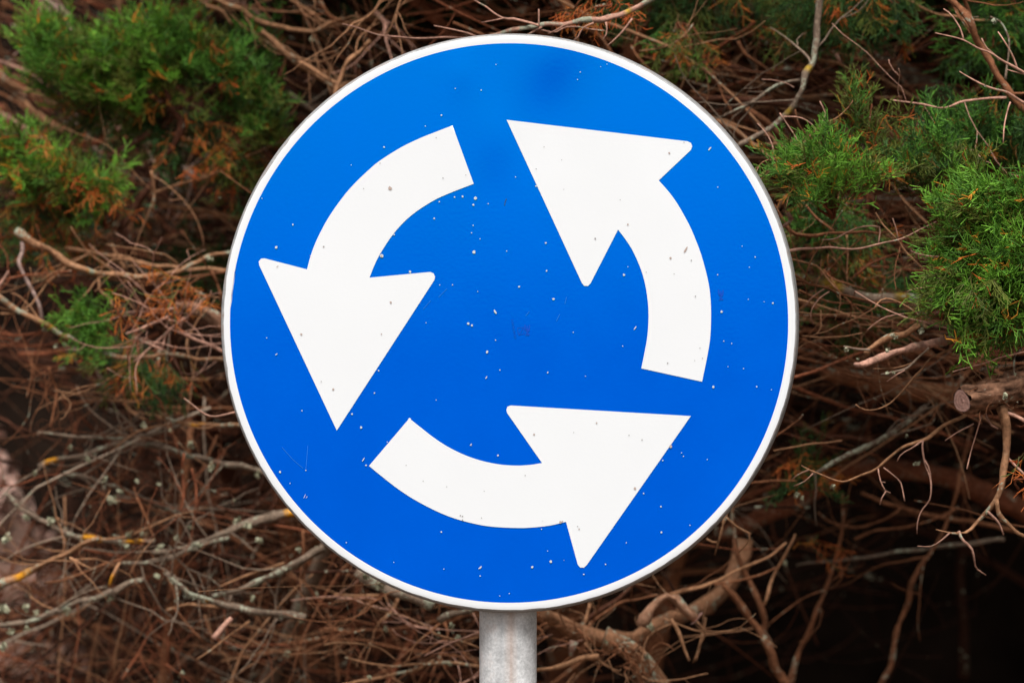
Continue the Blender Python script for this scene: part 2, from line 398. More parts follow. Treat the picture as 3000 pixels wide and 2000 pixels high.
def blob(v, f, px, py, r, ang=0.0, el=1.0, off=0.0012, n=7, seed=0):
    q = random.Random(seed + int(px * 7 + py * 13)); u0, v0 = to_uv(px, py); s = r * K * SY; i0 = len(v)
    for i in range(n):
        a = 2 * math.pi * i / n; rr = s * q.uniform(0.7, 1.15); x, y = rr * el * math.cos(a), rr / max(1, el * 0.8) * math.sin(a)
        v.append(face_pt(u0 + x * math.cos(ang) - y * math.sin(ang), v0 + x * math.sin(ang) + y * math.cos(ang), off))
    f.append(tuple(range(i0, i0 + n)))
W = [(1125.6,431.5,2.6),(1029.6,483.8,1.6),(768,581.4,1.8),(858.3,658,2.6),(809.8,724.6,4.6),(1331.6,577.6,2.6),(1355.2,576,3),(1393.4,581.4,5),(1386.7,600.2,3.4),(1430.4,597,1.9),(1287.2,591.3,2.2),(1271.9,640,2.6),(1386.4,660.8,1.9),(1381.6,682.2,1.9),(1406.5,700,1.6),(1389,738.3,5.2),(1118.5,750.1,5.6),(1201.8,796,4),(1155,687.6,2.6),(909.7,749.2,1.8),(1246.4,370,1.6),(1293,338,3),(1410,265,2.2),(1453,190,1.6),(1334,260,1.8),(1700,212,1.8),(1692,234,1.4),(1778,189,1.6),(1760,196,1.2),(1372.3,947.6,4),(1382.9,952.5,3.2),(1427.4,1030.7,4),(1288.5,834.7,1.6),(1326,834,1.9),(1399.7,853.6,1.6),(1248.5,945.5,1.7),(781.7,989.3,1.6),(884.8,1202.2,2.1),(1109.6,1085.1,2.5),(1097,1150.7,2.2),(1031.4,1212.4,3.1),(1058.4,1251.3,4.2),(1598.9,711.6,2.8),(1601.3,793,2.7),(1520.8,839.7,3.2),(1484.7,735.6,1.8),(1510.4,519,1.6),(1827.8,805.2,3.8),(1839.6,781.6,1.6),(2102.9,548.7,1.7),(2102.2,804.6,2.0),(1570.9,545.3,2.7),(2113.9,912.7,3.7),(1679.6,973.3,1.9),(1823.9,1013.6,1.8),(2120.7,998.8,1.8),(2143.5,1005.3,1.9),(2089.8,1132.7,3.6),(2132.8,1073.8,1.5),(1715.1,1101.4,1.5),(2072,1345,1.7),(1996.6,1325.2,1.7),(2002.3,1335.8,1.8),(1941.6,1347.8,2.4),(1885.5,1444.6,2.2),(1936,1482.4,2.7),(1937.6,1558,3),(2021.2,1537.5,1.9),(1834.8,1588.6,1.8),(1614.2,1643.6,4),(1559.5,1659.6,3.5),(1604.3,1612.5,1.4),(1773.8,1651.6,2.3),(1710.4,1681.1,2),(1586.4,1549.1,1.7),(1621.6,875.8,3.8),(1452.2,996,1.9),(1604.8,1090.6,2.7),(1399.7,853.8,1.5),(1464.4,1083.5,1.8),(1293.3,1556.7,2.6),(1406.7,1685.8,2.2),(1015,1588,2.0),(1154,1645.7,1.5),(1300.6,1665.3,1.6),(1464.4,1744,1.7),(1492,1737,1.5),(820.5,1381.7,3.6),(896.4,1376.8,2),(850,1415,1.7),(1073,1362,2.6),(1135,1294,1.6),(1380,1303,2.2),(1459,1333,3),(1278,1171,1.6),(1590,1525,1.6),(2238,884,1.6),(2264,888,2.6),(2212,753,2.2),(2195,783,1.7),(2174,721,1.4),(2192,877,1.5),(2217,1132,2.6),(2178,1079,1.6),(2260,1141,1.6)]
WE = [(1451,913.2,4.2,-1.1,2.0),(809.8,1037.7,2.2,0.6,2.0),(1424.9,1105.1,2.6,1.1,2.0),(2079.6,435.8,3.6,0.9,2.2),(1860.8,960.2,2.8,1.0,2.4),(892.9,1452.7,2.4,1.1,3.6),(899,1455,1.6,0.9,3),(1407.2,1661.4,3.4,0.7,2.0),(1065,1345,3,1.0,2.2),(1380,1302,2.4,0.9,1.8)]
v, f = [], []
for x, y, r in W: blob(v, f, x, y, r)
for x, y, r, a, e in WE: blob(v, f, x, y, r, a, e, n=8)
raw_mesh('paint_chip', v, f, M_chipw, sign, smooth=False, kind='stuff')
T_ = [(1142.5,551.8,6.4),(882.7,978.5,3.6),(1145.1,885.2,3.5),(976.7,1139.8,3.6),(1118,978,2.1),(1960.3,448.3,3.2),(1839.6,657.2,2.8),(1964.3,755.9,3.6),(1860.7,1429.4,4),(1564.8,1271.8,2.8),(1642.4,1528.2,4),(1648,1526,2.4),(1748,1238,2.6),(1965.1,1307.6,5.0),(1118,751,3.0),(948,723,1.6),(1697,1548,2.4)]
v, f = [], []
for x, y, r in T_: blob(v, f, x, y, r, off=0.0014)
blob(v, f, 2008.3, 732.2, 5.0, 1.05, 2.3, off=0.0014, n=9); blob(v, f, 813.3, 780.7, 2.0, 0.7, 2.6, off=0.0014)
raw_mesh('dirt_spot', v, f, M_chipt, sign, smooth=False, kind='stuff')
G_ = [(1065.9,552.7,1.6),(1114,478.7,1.6),(1298,521.8,1.8),(948.9,722.4,2.2),(941.7,1117,1.7),(1743.6,698.8,3.0),(2025.1,762.7,1.9),(1893.1,797.3,1.5),(1974.7,802.5,1.5),(2037.4,867.9,2.1),(2050.8,1019.4,1.7),(1956.1,1063.1,2.1),(2057.7,1049,1.7),(2035.3,1055.9,1.5),(1680.9,1266.4,1.5),(1843,1274.4,1.8),(1881,1287.4,2.2),(1692.2,1540,1.6),(1538.6,1391.9,1.7),(1652,1640,1.3),(1349,1509,2.0),(1355,1511,2.2),(1355,1522,2.4),(1411,1516,1.6),(1309,1425,1.6),(1240,1408,1.5),(1190,1362,1.5),(1418.7,1437.6,1.4),(1594,431,1.6),(1645.6,469,1.5),(1571,495.5,1.6),(1652,555,1.4),(1817,586,1.5),(2004,417.7,1.6),(1278,404,1.4),(1365,513,1.4)]
v, f = [], []
for x, y, r in G_: blob(v, f, x, y, r, off=0.0014)
raw_mesh('grey_fleck', v, f, M_chipg, sign, smooth=False, kind='stuff')
def strokes(name, lines, wd, mat, off):
    v, f = [], []
    for (x0, y0, x1, y1) in lines:
        d = Vector((x1 - x0, y1 - y0)); d.normalize(); nn = Vector((-d.y, d.x)) * wd / 2; i = len(v)
        for x, y in ((x0 + nn.x, y0 + nn.y), (x1 + nn.x, y1 + nn.y), (x1 - nn.x, y1 - nn.y), (x0 - nn.x, y0 - nn.y)): v.append(face_pt(*to_uv(x, y), off))
        off += 0.00002; f.append((i, i + 1, i + 2, i + 3))
    return raw_mesh(name, v, f, mat, sign, smooth=False, kind='stuff')
def film_stamp(ox, oy, full=True):
    L = []
    def line(*q): L.append((ox + q[0], oy + q[1], ox + q[2], oy + q[3]))
    # "3M", turned to read down the face, then a square with a diagonal, then a line of small print
    for q in ((38, 2, 38, 14), (25, 1, 25, 14), (31.5, 5, 31.5, 14), (38, 14, 25, 13.4)): line(*q)
    for q in ((38.5, 17, 25.5, 18), (38.5, 30, 25.5, 31), (38, 17.5, 29, 24), (29, 24, 38, 30)): line(*q)
    o = strokes('film_mark', L, 3.4, M_stamp, 0.0006); L.clear()
    if full:
        for q in ((3, 11, 20, 8), (20, 8, 23, 28), (23, 28, 6, 31), (6, 31, 3, 11), (8, 30, 20, 9)): line(*q)
        for k in range(9):
            line(-16 + k * 1.2, -12 + k * 6.5, -9 + k * 1.1, -13 + k * 6.5)
            if k % 2: line(-13 + k * 1.2, -13 + k * 6.5, -12.5 + k * 1.2, -9 + k * 6.5)
        strokes('film_mark', L, 1.5, M_stamp, 0.0006)
film_stamp(1513, 950); film_stamp(2080, 847, False)
strokes('scratch', [(902, 1304, 899, 1345), (899, 1345, 896, 1374), (826, 1309, 858, 1345), (858, 1345, 888, 1371), (1240, 905, 1262, 880), (1285, 870, 1310, 845), (1540, 925, 1551, 912), (1660, 870, 1655, 890), (1630, 940, 1640, 920)], 1.3, M_scr, 0.0007)
strokes('scrape', [(1484, 582, 1480, 592), (1480, 592, 1478, 602)], 2.2, plain('scraped_film', (0.02, 0.05, 0.12)), 0.0007)

# post with cap and two clamps behind the sheet
def lathe(rz, n=40, cx=0.0, cy=0.0):
    v = [(cx + r * math.cos(2 * math.pi * i / n), cy + r * math.sin(2 * math.pi * i / n), z) for r, z in rz for i in range(n)]
    f = [(k * n + i, k * n + (i + 1) % n, (k + 1) * n + (i + 1) % n, (k + 1) * n + i) for k in range(len(rz) - 1) for i in range(n)]
    f.append(tuple((len(rz) - 1) * n + i for i in range(n)))
    return v, f
PR = 0.0304
PX = (at(1488.4, 1900, SY + POSTB).x - sign.location.x) / math.cos(YAW)
v, f = lathe([(PR, -0.35)] + [(PR, z) for z in np.linspace(0.0, ZC + 0.24, 24)], cx=PX)
raw_mesh('post', v, f, M_galv, sign)
v, f = lathe([(PR + 0.002, ZC + 0.225), (PR + 0.002, ZC + 0.243), (PR - 0.008, ZC + 0.248)], cx=PX)
raw_mesh('post_cap', v, f, plain('black_plastic', (0.03, 0.03, 0.03), 0.5), sign)
for dz in (-0.13, 0.15):
    v, f = lathe([(PR + 0.0006, ZC + dz - 0.016), (PR + 0.004, ZC + dz - 0.016), (PR + 0.004, ZC + dz + 0.016), (PR + 0.0006, ZC + dz + 0.016)], cx=PX)
    o = raw_mesh('clamp', v, f[:-1], M_edge, sign)
    bm = bmesh.new(); bmesh.ops.create_cube(bm, size=1.0, matrix=Matrix.Translation((PX, -0.0385, ZC + dz)) @ Matrix.Diagonal((0.11, 0.0085, 0.03, 1)))
    me = bpy.data.meshes.new('channel'); bm.to_mesh(me); bm.free(); me.materials.append(M_edge)
    q = bpy.data.objects.new('channel', me); COL.objects.link(q); q.parent = o

# ------------------------------------------------------------------ the thicket: trees and shrubs (things)
GR_T = 'cypress trees of the thicket behind the sign'
GR_S = 'bare stems and shrubs of the thicket'
def root(name, c, x, Y, label, cat, group): return empty(name, (x, Y, 0.0), label, cat, group)
T = {
 'LT': root('cypress_tree', 0, -0.22, 4.3, 'cypress with the broad flat-topped green spray on a dark forked stem', 'tree', GR_T),
 'LM': root('cypress_tree', 0, -1.0, 3.9, 'cypress whose green spray browns to orange, below the broad flat-topped one', 'tree', GR_T),
 'LS': root('cypress_tree', 0, -0.55, 3.45, 'small cypress shoot with one little green tuft and curled orange twigs', 'tree', GR_T),
 'RF': root('cypress_tree', 0, 0.80, 3.15, 'sharp bright green cypress with a sawn-off bough and dead hanging twigs', 'tree', GR_T),
 'TR': root('cypress_tree', 0, 0.05, 4.3, 'dark olive cypress drooping from above, its lichen-crusted branch crossing over the sign', 'tree', GR_T),
 'TE': root('cypress_tree', 0, 1.15, 3.60, 'dark green cypress behind the bare pinkish twigs and the sharp bright cypress', 'tree', GR_T),
 'DL': root('dead_shrub', 0, -0.60, 3.95, 'bare shrub thickly crusted with grey-green and orange lichen, beside the lower half of the sign', 'shrub', GR_S),
 'DT': root('dead_shrub', 0, -0.40, 4.20, 'bare smooth brown stems slanting steeply behind the broad flat-topped cypress spray', 'shrub', GR_S),
 'DM': root('dead_shrub', 0, -0.25, 3.85, 'bare shrub of long near-level branches around the small cypress shoot with curled orange twigs', 'shrub', GR_S),
 'DR': root('dead_shrub', 0, 0.10, 3.95, 'bare twiggy shrub with yellow lichen on its thickest limb, beside the rim of the sign', 'shrub', GR_S),
 'GN': root('gnarled_trunk', 0, 0.30, 3.10, 'thick gnarled brown trunk bent sideways behind the post at the bottom', 'tree trunk', GR_S),
 'H1': root('bare_sapling', 0, 0.32, 3.30, 'forked bare stem in the dark hollow, just right of the gnarled trunk', 'sapling', GR_S),
 'H2': root('bare_sapling', 0, 0.37, 3.42, 'thin bare stem in the middle of the dark hollow, leaning right towards its top', 'sapling', GR_S),
 'H3': root('bare_sapling', 0, 0.58, 3.50, 'thin bare stem in the dark hollow, straight under the dead hanging twigs', 'sapling', GR_S),
 'BT': root('fallen_trunk', 0, 1.15, 3.75, 'dark reddish trunk arching across the back of the dark hollow', 'tree trunk', GR_S),
 'LA': root('laurel_shrub', 0, -0.75, 3.85, 'broad-leaved green undergrowth glimpsed between near-level bare branches', 'shrub', None),
}
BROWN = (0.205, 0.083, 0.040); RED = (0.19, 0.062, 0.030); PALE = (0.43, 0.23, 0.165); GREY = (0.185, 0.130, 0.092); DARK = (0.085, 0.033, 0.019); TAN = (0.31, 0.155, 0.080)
ORANGE = (0.62, 0.26, 0.02); YEL = (0.40, 0.25, 0.03)
SPAWN = []                                             # (polyline, radius, tree) for side twigs

def smooth_noise(n, h):
    k = np.hanning(2 * h + 3)[1:-1]; k /= k.sum()
    return np.convolve(rng.normal(0, 1, n + 2 * h), k, 'valid')
def branch(tree, crop, pts, w0, w1, Y, col=BROWN, mat=None, patches=(), name=None, Y1=None, wob=0.012, side=0, rough=None):
    if tree == 'DL' and crop == 'BL' and w0 > 22: w0 *= 1.1; w1 *= 1.1
    s = CROPS[crop][2]; Y1 = Y if Y1 is None else Y1; n = len(pts)
    P = [atc(crop, x, y, Y + (Y1 - Y) * i / (n - 1)) for i, (x, y) in enumerate(pts)]
    r0 = w0 / s * K * Y / 2; r1 = w1 / s * K * Y1 / 2
    Q, t = resample([tuple(p) for p in P], max(0.006, min(0.014, r0 * 1.6)))
    Q[:, 1] += smooth_noise(len(Q), 4) * wob
    q2 = np.stack([smooth_noise(len(Q), 2), smooth_noise(len(Q), 2)], 1)
    Q[:, 0] += q2[:, 0] * min(r0, 0.004) * 0.5; Q[:, 2] += q2[:, 1] * min(r0, 0.004) * 0.5
    rad = r0 + (r1 - r0) * t
    sides = 6 if max(r0, r1) < 0.003 else (9 if max(r0, r1) < 0.008 else 16)
    rg = rough if rough is not None else (0.2 if max(r0, r1) < 0.004 else 0.27)
    V, F = tube_arrays(Q, rad, sides, rg)
    c = np.array(col) * (1 + 0.15 * rng.normal()); C = np.tile(c, (len(Q), 1)) * (1 + 0.10 * rng.normal(0, 1, (len(Q), 1)))
    for t0, t1, pc in patches:
        mk = (t > t0) & (t < t1); C[mk] = np.array(pc) * (1 + 0.15 * rng.normal(0, 1, (mk.sum(), 1)))
    C = np.repeat(C, sides, 0)
    if patches:
        C = C * (1 + 0.12 * rng.normal(0, 1, (len(C), 1)))
    b = Buf(); b.add(V, F, np.clip(C, 0.01, 0.9))
    big = max(r0, r1)
    o = b.build(name or ('bough' if big > 0.011 else 'branch' if big > 0.0028 else 'twig'), mat or (M_bark if big > 0.004 else M_twig), T[tree])
    if side: SPAWN.append((Q, rad, tree, side, c))
    return o, Q, rad
Bz = branch
L = M_lichenbark
# --- right, in focus
Bz('TR', 'TR', [(905, -160), (895, 30), (885, 200), (870, 330), (850, 420), (800, 500), (770, 600), (720, 690), (640, 780), (560, 850), (480, 900), (350, 950), (240, 990)], 46, 30, 2.86, GREY, L, [(.42, .46, YEL), (.62, .65, YEL)], side=3)
Bz('TR', 'TR', [(780, 520), (700, 525), (620, 560), (540, 610), (440, 680), (330, 740), (210, 775), (120, 800)], 24, 16, 2.86, GREY, L, side=2)
Bz('TR', 'TR', [(520, 520), (600, 525), (680, 545), (730, 575)], 6, 8, 2.8, PALE)
Bz('RF', 'TR', [(1120, 650), (1080, 710), (1020, 770), (950, 800), (890, 830), (830, 900), (760, 970), (690, 1030), (620, 1080), (500, 1160), (420, 1210)], 9, 24, 2.7, TAN, side=2)
Bz('RF', 'TR', [(490, 810), (540, 860), (575, 920), (600, 990), (620, 1060)], 8, 12, 2.68, PALE)
Bz('RF', 'TR', [(635, 745), (680, 810), (730, 880), (765, 950)], 8, 10, 2.68, PALE)
Bz('RF', 'TR', [(660, 770), (760, 770), (830, 800), (875, 850), (890, 910)], 9, 8, 2.69, PALE)
Bz('RF', 'TR', [(900, 665), (935, 740), (930, 790), (890, 840)], 8, 11, 2.68, PALE)
Bz('RF', 'TR', [(735, 720), (760, 820), (840, 900), (930, 960), (980, 1030)], 9, 12, 2.75, BROWN)
Bz('TE', 'TR', [(1720, -60), (1760, 0), (1830, 80), (1880, 160), (1920, 250), (1970, 320), (2010, 420), (2060, 500), (2120, 580), (2190, 670), (2290, 760)], 38, 46, 2.76, BROWN, side=3)
Bz('TE', 'TR', [(1840, -50), (1850, 0), (1880, 90), (1900, 170), (1940, 265)], 26, 26, 2.76, BROWN)
Bz('RF', 'TR', [(1650, 222), (1740, 245), (1840, 275), (1930, 320), (2010, 350), (2080, 400), (2160, 440), (2240, 480), (2330, 520)], 8, 20, 2.6, PALE)
Bz('RF', 'TR', [(1710, 60), (1750, 90), (1790, 140), (1825, 200), (1840, 270)], 8, 13, 2.6, PALE)
Bz('RF', 'TR', [(1960, 250), (1990, 310), (2040, 350), (2080, 397)], 10, 12, 2.6, PALE)
Bz('RF', 'TR', [(1815, 468), (1880, 510), (1960, 560), (2040, 595), (2120, 610), (2200, 650), (2300, 700)], 8, 22, 2.62, PALE)
Bz('RF', 'TR', [(2130, 455), (2190, 475), (2240, 490), (2320, 515)], 9, 12, 2.6, PALE)
Bz('RF', 'TR', [(2070, 210), (2110, 280), (2150, 340), (2180, 390), (2205, 455)], 8, 13, 2.61, PALE)
Bz('TE', 'TR', [(2020, 110), (2080, 140), (2115, 190), (2140, 260), (2135, 340), (2120, 430), (2105, 530)], 12, 17, 2.72, GREY, L)
Bz('RF', 'TR', [(2160, 665), (2130, 740), (2105, 830), (2095, 940)], 11, 7, 2.62, PALE)
Bz('RF', 'TR', [(1370, 650), (1470, 670), (1580, 685), (1680, 710), (1740, 705), (1820, 670), (1900, 655), (2000, 645), (2130, 640)], 8, 18, 2.74, PALE, side=2)
Bz('TR', 'TR', [(480, 140), (400, 200), (330, 250), (260, 290), (180, 340)], 28, 22, 3.05, RED)
Bz('DR', 'TR', [(360, 280), (400, 360), (470, 410), (540, 440), (600, 500)], 26, 18, 3.05, BROWN)
Bz('DR', 'TR', [(400, 205), (520, 250), (640, 300), (760, 340), (880, 355)], 22, 18, 3.15, BROWN, side=2)
Bz('DR', 'TR', [(130, 340), (140, 400), (190, 470), (240, 570), (270, 660), (310, 720), (330, 800), (310, 870)], 12, 15, 3.0, BROWN)
Bz('DR', 'TR', [(930, 160), (1000, 230), (1080, 290), (1160, 330)], 32, 22, 3.0, TAN)
Bz('DR', 'TR', [(880, 380), (960, 400), (1040, 420), (1100, 455)], 28, 20, 3.0, TAN)
Bz('DR', 'TR', [(1005, 365), (1040, 420)], 26, 18, 2.99, PALE)
Bz('TE', 'TR', [(1480, 0), (1560, 50), (1660, 80), (1780, 95), (1880, 120), (2010, 135)], 14, 18, 2.95, TAN)
Bz('BT', 'TR', [(1250, 390), (1450, 480), (1600, 560), (1750, 640), (1950, 760), (2150, 870)], 130, 150, 3.45, GREY, L, rough=0.14)
for q in ([(60, 320), (200, 400), (330, 420), (470, 470), (600, 470)], [(0, 430), (150, 470), (320, 500), (480, 540), (700, 620)], [(60, 600), (220, 640), (400, 640), (600, 640)], [(90, 370), (180, 420), (320, 540), (420, 560)], [(480, 290), (560, 380), (640, 440), (740, 480)], [(900, 600), (1050, 640), (1200, 700), (1350, 730)]):
    Bz('DR', 'TR', q, random.uniform(14, 22), random.uniform(10, 16), random.uniform(2.95, 3.2), random.choice((BROWN, RED, TAN)), side=2)
Bz('RF', 'RM', [(440, 130), (500, 185), (560, 195), (640, 200), (720, 185), (800, 185), (900, 180), (1000, 178), (1080, 180), (1180, 165), (1280, 140), (1400, 120)], 28, 10, 2.76, BROWN, side=3)
Bz('DR', 'RM', [(380, 300), (480, 300), (560, 290), (660, 285), (760, 280), (880, 290), (960, 285), (1040, 265), (1120, 245), (1200, 225), (1290, 190), (1370, 145), (1440, 110)], 20, 7, 2.66, PALE)
Bz('DR', 'RM', [(680, 232), (770, 225), (830, 195), (900, 160), (960, 142), (1030, 140), (1075, 152), (1070, 200), (1060, 255)], 7, 10, 2.68, PALE)
Bz('RF', 'RM', [(1040, 50), (1080, 120), (1140, 190), (1190, 240), (1240, 300), (1290, 350), (1340, 400), (1420, 470)], 11, 17, 2.68, TAN)
Bz('RF', 'RM', [(1145, 90), (1165, 150), (1185, 220), (1190, 250)], 6, 9, 2.68, PALE)
Bz('RF', 'RM', [(590, 0), (640, 60), (700, 110), (770, 170)], 16, 18, 2.8, BROWN)
Bz('RF', 'RM', [(1230, 0), (1260, 60), (1310, 130), (1370, 190), (1470, 260)], 20, 26, 2.78, TAN)
Bz('RF', 'RM', [(1280, 300), (1320, 320), (1390, 335), (1460, 340)], 7, 10, 2.62, PALE)
Bz('RF', 'RM', [(1240, 570), (1290, 550), (1350, 545), (1420, 530)], 6, 9, 2.62, PALE)
Bz('DR', 'RM', [(440, 350), (500, 360), (580, 380), (650, 400), (700, 450), (750, 510), (790, 560)], 12, 14, 2.78, TAN)
Bz('DR', 'RM', [(450, 440), (530, 470), (600, 510), (680, 530), (740, 550), (800, 580), (880, 600), (960, 620), (1050, 640), (1150, 640), (1250, 640)], 20, 11, 2.75, BROWN, side=2)
Bz('DR', 'RM', [(420, 440), (520, 465), (640, 485), (720, 512), (820, 550), (900, 577), (1000, 600), (1150, 612), (1280, 612), (1400, 630), (1600, 680)], 62, 66, 2.92, GREY, L, [(0.0, .2, (0.26, .19, .06)), (.22, .37, YEL), (.63, .82, YEL)], rough=0.15)
Bz('DR', 'RM', [(580, 665), (610, 620), (660, 580), (705, 552)], 7, 10, 2.74, PALE)
Bz('DR', 'RM', [(635, 780), (615, 740), (620, 690), (650, 640), (690, 600), (740, 570)], 8, 11, 2.72, PALE)
Bz('DR', 'RM', [(800, 590), (805, 640), (795, 700), (775, 755)], 10, 7, 2.74, TAN)
Bz('RF', 'RM', [(905, 565), (970, 610), (1060, 660), (1150, 700), (1250, 740), (1340, 760), (1440, 790), (1570, 825)], 7, 15, 2.66, PALE)
Bz('RF', 'RM', [(1020, 680), (1060, 630), (1120, 615), (1200, 640), (1280, 690), (1350, 740), (1450, 760), (1590, 778)], 8, 12, 2.68, TAN)
Bz('DR', 'RM', [(540, 705), (640, 715), (740, 720), (840, 715), (960, 710)], 9, 6, 2.78, TAN)
Bz('RF', 'RM', [(985, 820), (1030, 780), (1090, 740), (1160, 720), (1220, 715)], 6, 10, 2.68, PALE)
Bz('DR', 'RM', [(640, 850), (720, 830), (800, 790), (900, 750), (980, 710), (1060, 660)], 6, 10, 2.74, TAN)
Bz('RF', 'RM', [(985, 985), (1000, 950), (1060, 910), (1150, 870), (1230, 850), (1330, 785)], 46, 36, 2.68, TAN, L)
Bz('RF', 'RM', [(830, 935), (900, 948), (1010, 950)], 16, 22, 2.67, GREY, L)
Bz('RF', 'RM', [(918, 1048), (950, 1045), (1050, 1010), (1180, 970), (1300, 940), (1420, 915), (1540, 880), (1700, 840)], 40, 62, 2.62, PALE, None, name='broken_branch', Y1=2.72)
Bz('RF', 'RM', [(1080, 1110), (1150, 1095), (1230, 1080), (1290, 1040), (1340, 990), (1390, 940)], 14, 16, 2.64, GREY, L)
Bz('RF', 'RM', [(1115, 1160), (1180, 1110), (1230, 1085)], 6, 8, 2.64, PALE)
Bz('RF', 'RM', [(1030, 1075), (1120, 1075), (1220, 1060), (1310, 1025)], 9, 11, 2.66, TAN)
Bz('RF', 'RM', [(915, 1310), (960, 1340), (1020, 1345), (1090, 1330), (1150, 1300), (1210, 1240), (1260, 1180), (1310, 1120), (1360, 1070), (1400, 1010), (1480, 970), (1560, 940), (1640, 920), (1780, 895)], 7, 20, 2.7, TAN)
Bz('RF', 'RM', [(1550, 1095), (1620, 1075), (1700, 1055), (1780, 1030), (1860, 1000), (1950, 980), (2060, 950)], 7, 13, 2.63, PALE)
Bz('RF', 'RM', [(1940, 1145), (1945, 1060), (1960, 990), (2010, 940)], 13, 15, 2.64, GREY)
Bz('RF', 'RM', [(1665, 1068), (1720, 1120), (1755, 1160)], 8, 6, 2.64, TAN)
Bz('DR', 'RM', [(470, 60), (500, 95), (430, 150)], 30, 26, 2.7, PALE)
for q in ([(520, 620), (640, 650), (760, 690), (900, 730), (1050, 760)], [(540, 800), (700, 820), (860, 800), (1000, 790), (1120, 800)], [(560, 880), (680, 930), (760, 990), (820, 1015)], [(540, 560), (640, 600), (760, 640), (900, 650), (1040, 690)], [(900, 430), (980, 510), (1100, 560), (1250, 600)], [(700, 420), (760, 480), (860, 520), (980, 560)], [(1130, 480), (1220, 420), (1300, 380)], [(850, 200), (860, 320), (850, 440), (860, 540)], [(900, 470), (1000, 390), (1120, 340), (1240, 300)], [(560, 860), (700, 870), (850, 860), (960, 840)]):
    Bz('DR', 'RM', q, random.uniform(10, 18), random.uniform(6, 12), random.uniform(2.78, 3.0), random.choice((BROWN, RED, TAN)), side=2)
# sawn bough: axis leaves the cut face to the right and back
b0 = atc('RM', 1610, 1287, 2.60); ax = [b0, b0 + Vector((0.05, 0.032, 0.011)), b0 + Vector((0.10, 0.065, 0.024)), b0 + Vector((0.17, 0.11, 0.035)), b0 + Vector((0.30, 0.20, 0.06)), b0 + Vector((0.34, 0.36, -0.3)), Vector((0.80, 3.15, 0.0))]
Q, t = resample([tuple(p) for p in ax], 0.008)
rad = 0.0135 + 0.012 * t ** 0.8; rad[0] = 0.0118
V, F = tube_arrays(Q, rad, 26, 0.3, cap=False)
bb = Buf(); bb.add(V, F, np.array((0.21, 0.105, 0.062)) * (1 + 0.4 * rng.normal(0, 1, (len(V), 1))))
bough = bb.build('sawn_bough', M_bark, T['RF'])
def cut_material():
    m = bpy.data.materials.new('sawn_wood'); t, p = nodes_of(m)
    tc = N_(t, 'ShaderNodeTexCoord'); n = N_(t, 'ShaderNodeTexNoise', Scale=260.0, Detail=5.0); t.links.new(tc.outputs['Object'], n.inputs['Vector'])
    a = N_(t, 'ShaderNodeVertexColor', layer_name='Col')
    t.links.new(mixc(t, 1.0, a.outputs['Color'], ramp(t, n.outputs['Fac'], .3, .7, .7, 1.3), 'MULTIPLY'), p.inputs['Base Color']); p.inputs['Roughness'].default_value = .85
    return m
M_cut = cut_material()
def cut_disc(center, normal, r, parent, rings=7, cols=((.52, .30, .24), (.40, .21, .165))):
    nrm = Vector(normal).normalized(); a = nrm.orthogonal().normalized(); b_ = nrm.cross(a)
    v = [tuple(center)]; c = [cols[1]]; f = []; n = 22
    for k in range(1, rings + 1):
        for i in range(n):
            an = 2 * math.pi * i / n; rr = r * k / rings * (1 + 0.05 * math.sin(3 * an + 1)); q = Vector(center) + (a * math.cos(an) + b_ * math.sin(an)) * rr + nrm * random.uniform(-.0004, .0004)
            v.append(tuple(q)); c.append(cols[k % 2] if k < rings else (.16, .08, .06))
    for i in range(n): f.append((0, 1 + i, 1 + (i + 1) % n))
    for k in range(rings - 1):
        for i in range(n): j = (i + 1) % n; o = 1 + k * n; f.append((o + i, o + n + i, o + n + j, o + j))
    bf = Buf(); bf.add(v, f, np.array(c)); bf.build('cut_face', M_cut, parent)
Q_LOG = Q[1:int(len(Q) * .35)].copy()
cut_disc(Vector(Q[0]) + Vector((-0.0006, -0.0004, 0)), Vector(Q[0]) - Vector(Q[3]), 0.0125, bough)
Bz('RF', 'BR', [(2020, -20), (2040, 60), (2050, 150), (2050, 230), (2035, 330), (2020, 430), (1990, 520), (1960, 570), (1900, 640), (1840, 690), (1780, 705), (1720, 705), (1640, 688)], 52, 8, 2.63, TAN)
Bz('RF', 'BR', [(1985, 500), (2010, 600), (2060, 660), (2110, 710), (2190, 735)], 30, 24, 2.63, TAN)
Bz('RF', 'BR', [(1780, 700), (1800, 750), (1850, 800), (1870, 860), (1890, 915), (1950, 955)], 20, 6, 2.62, PALE)
Bz('RF', 'BR', [(1725, 703), (1680, 745), (1620, 785), (1550, 785)], 9, 6, 2.62, PALE)
Bz('RF', 'BR', [(1940, 580), (1990, 630), (2020, 670), (2040, 718)], 15, 9, 2.62, PALE)
Bz('RF', 'BR', [(1900, 0), (1840, 30), (1770, 55), (1700, 90), (1650, 130), (1600, 165), (1540, 185), (1470, 205), (1420, 240), (1370, 290), (1310, 340), (1250, 370), (1190, 400), (1120, 415), (1050, 400), (990, 380), (940, 355), (880, 320)], 26, 7, 2.7, TAN)
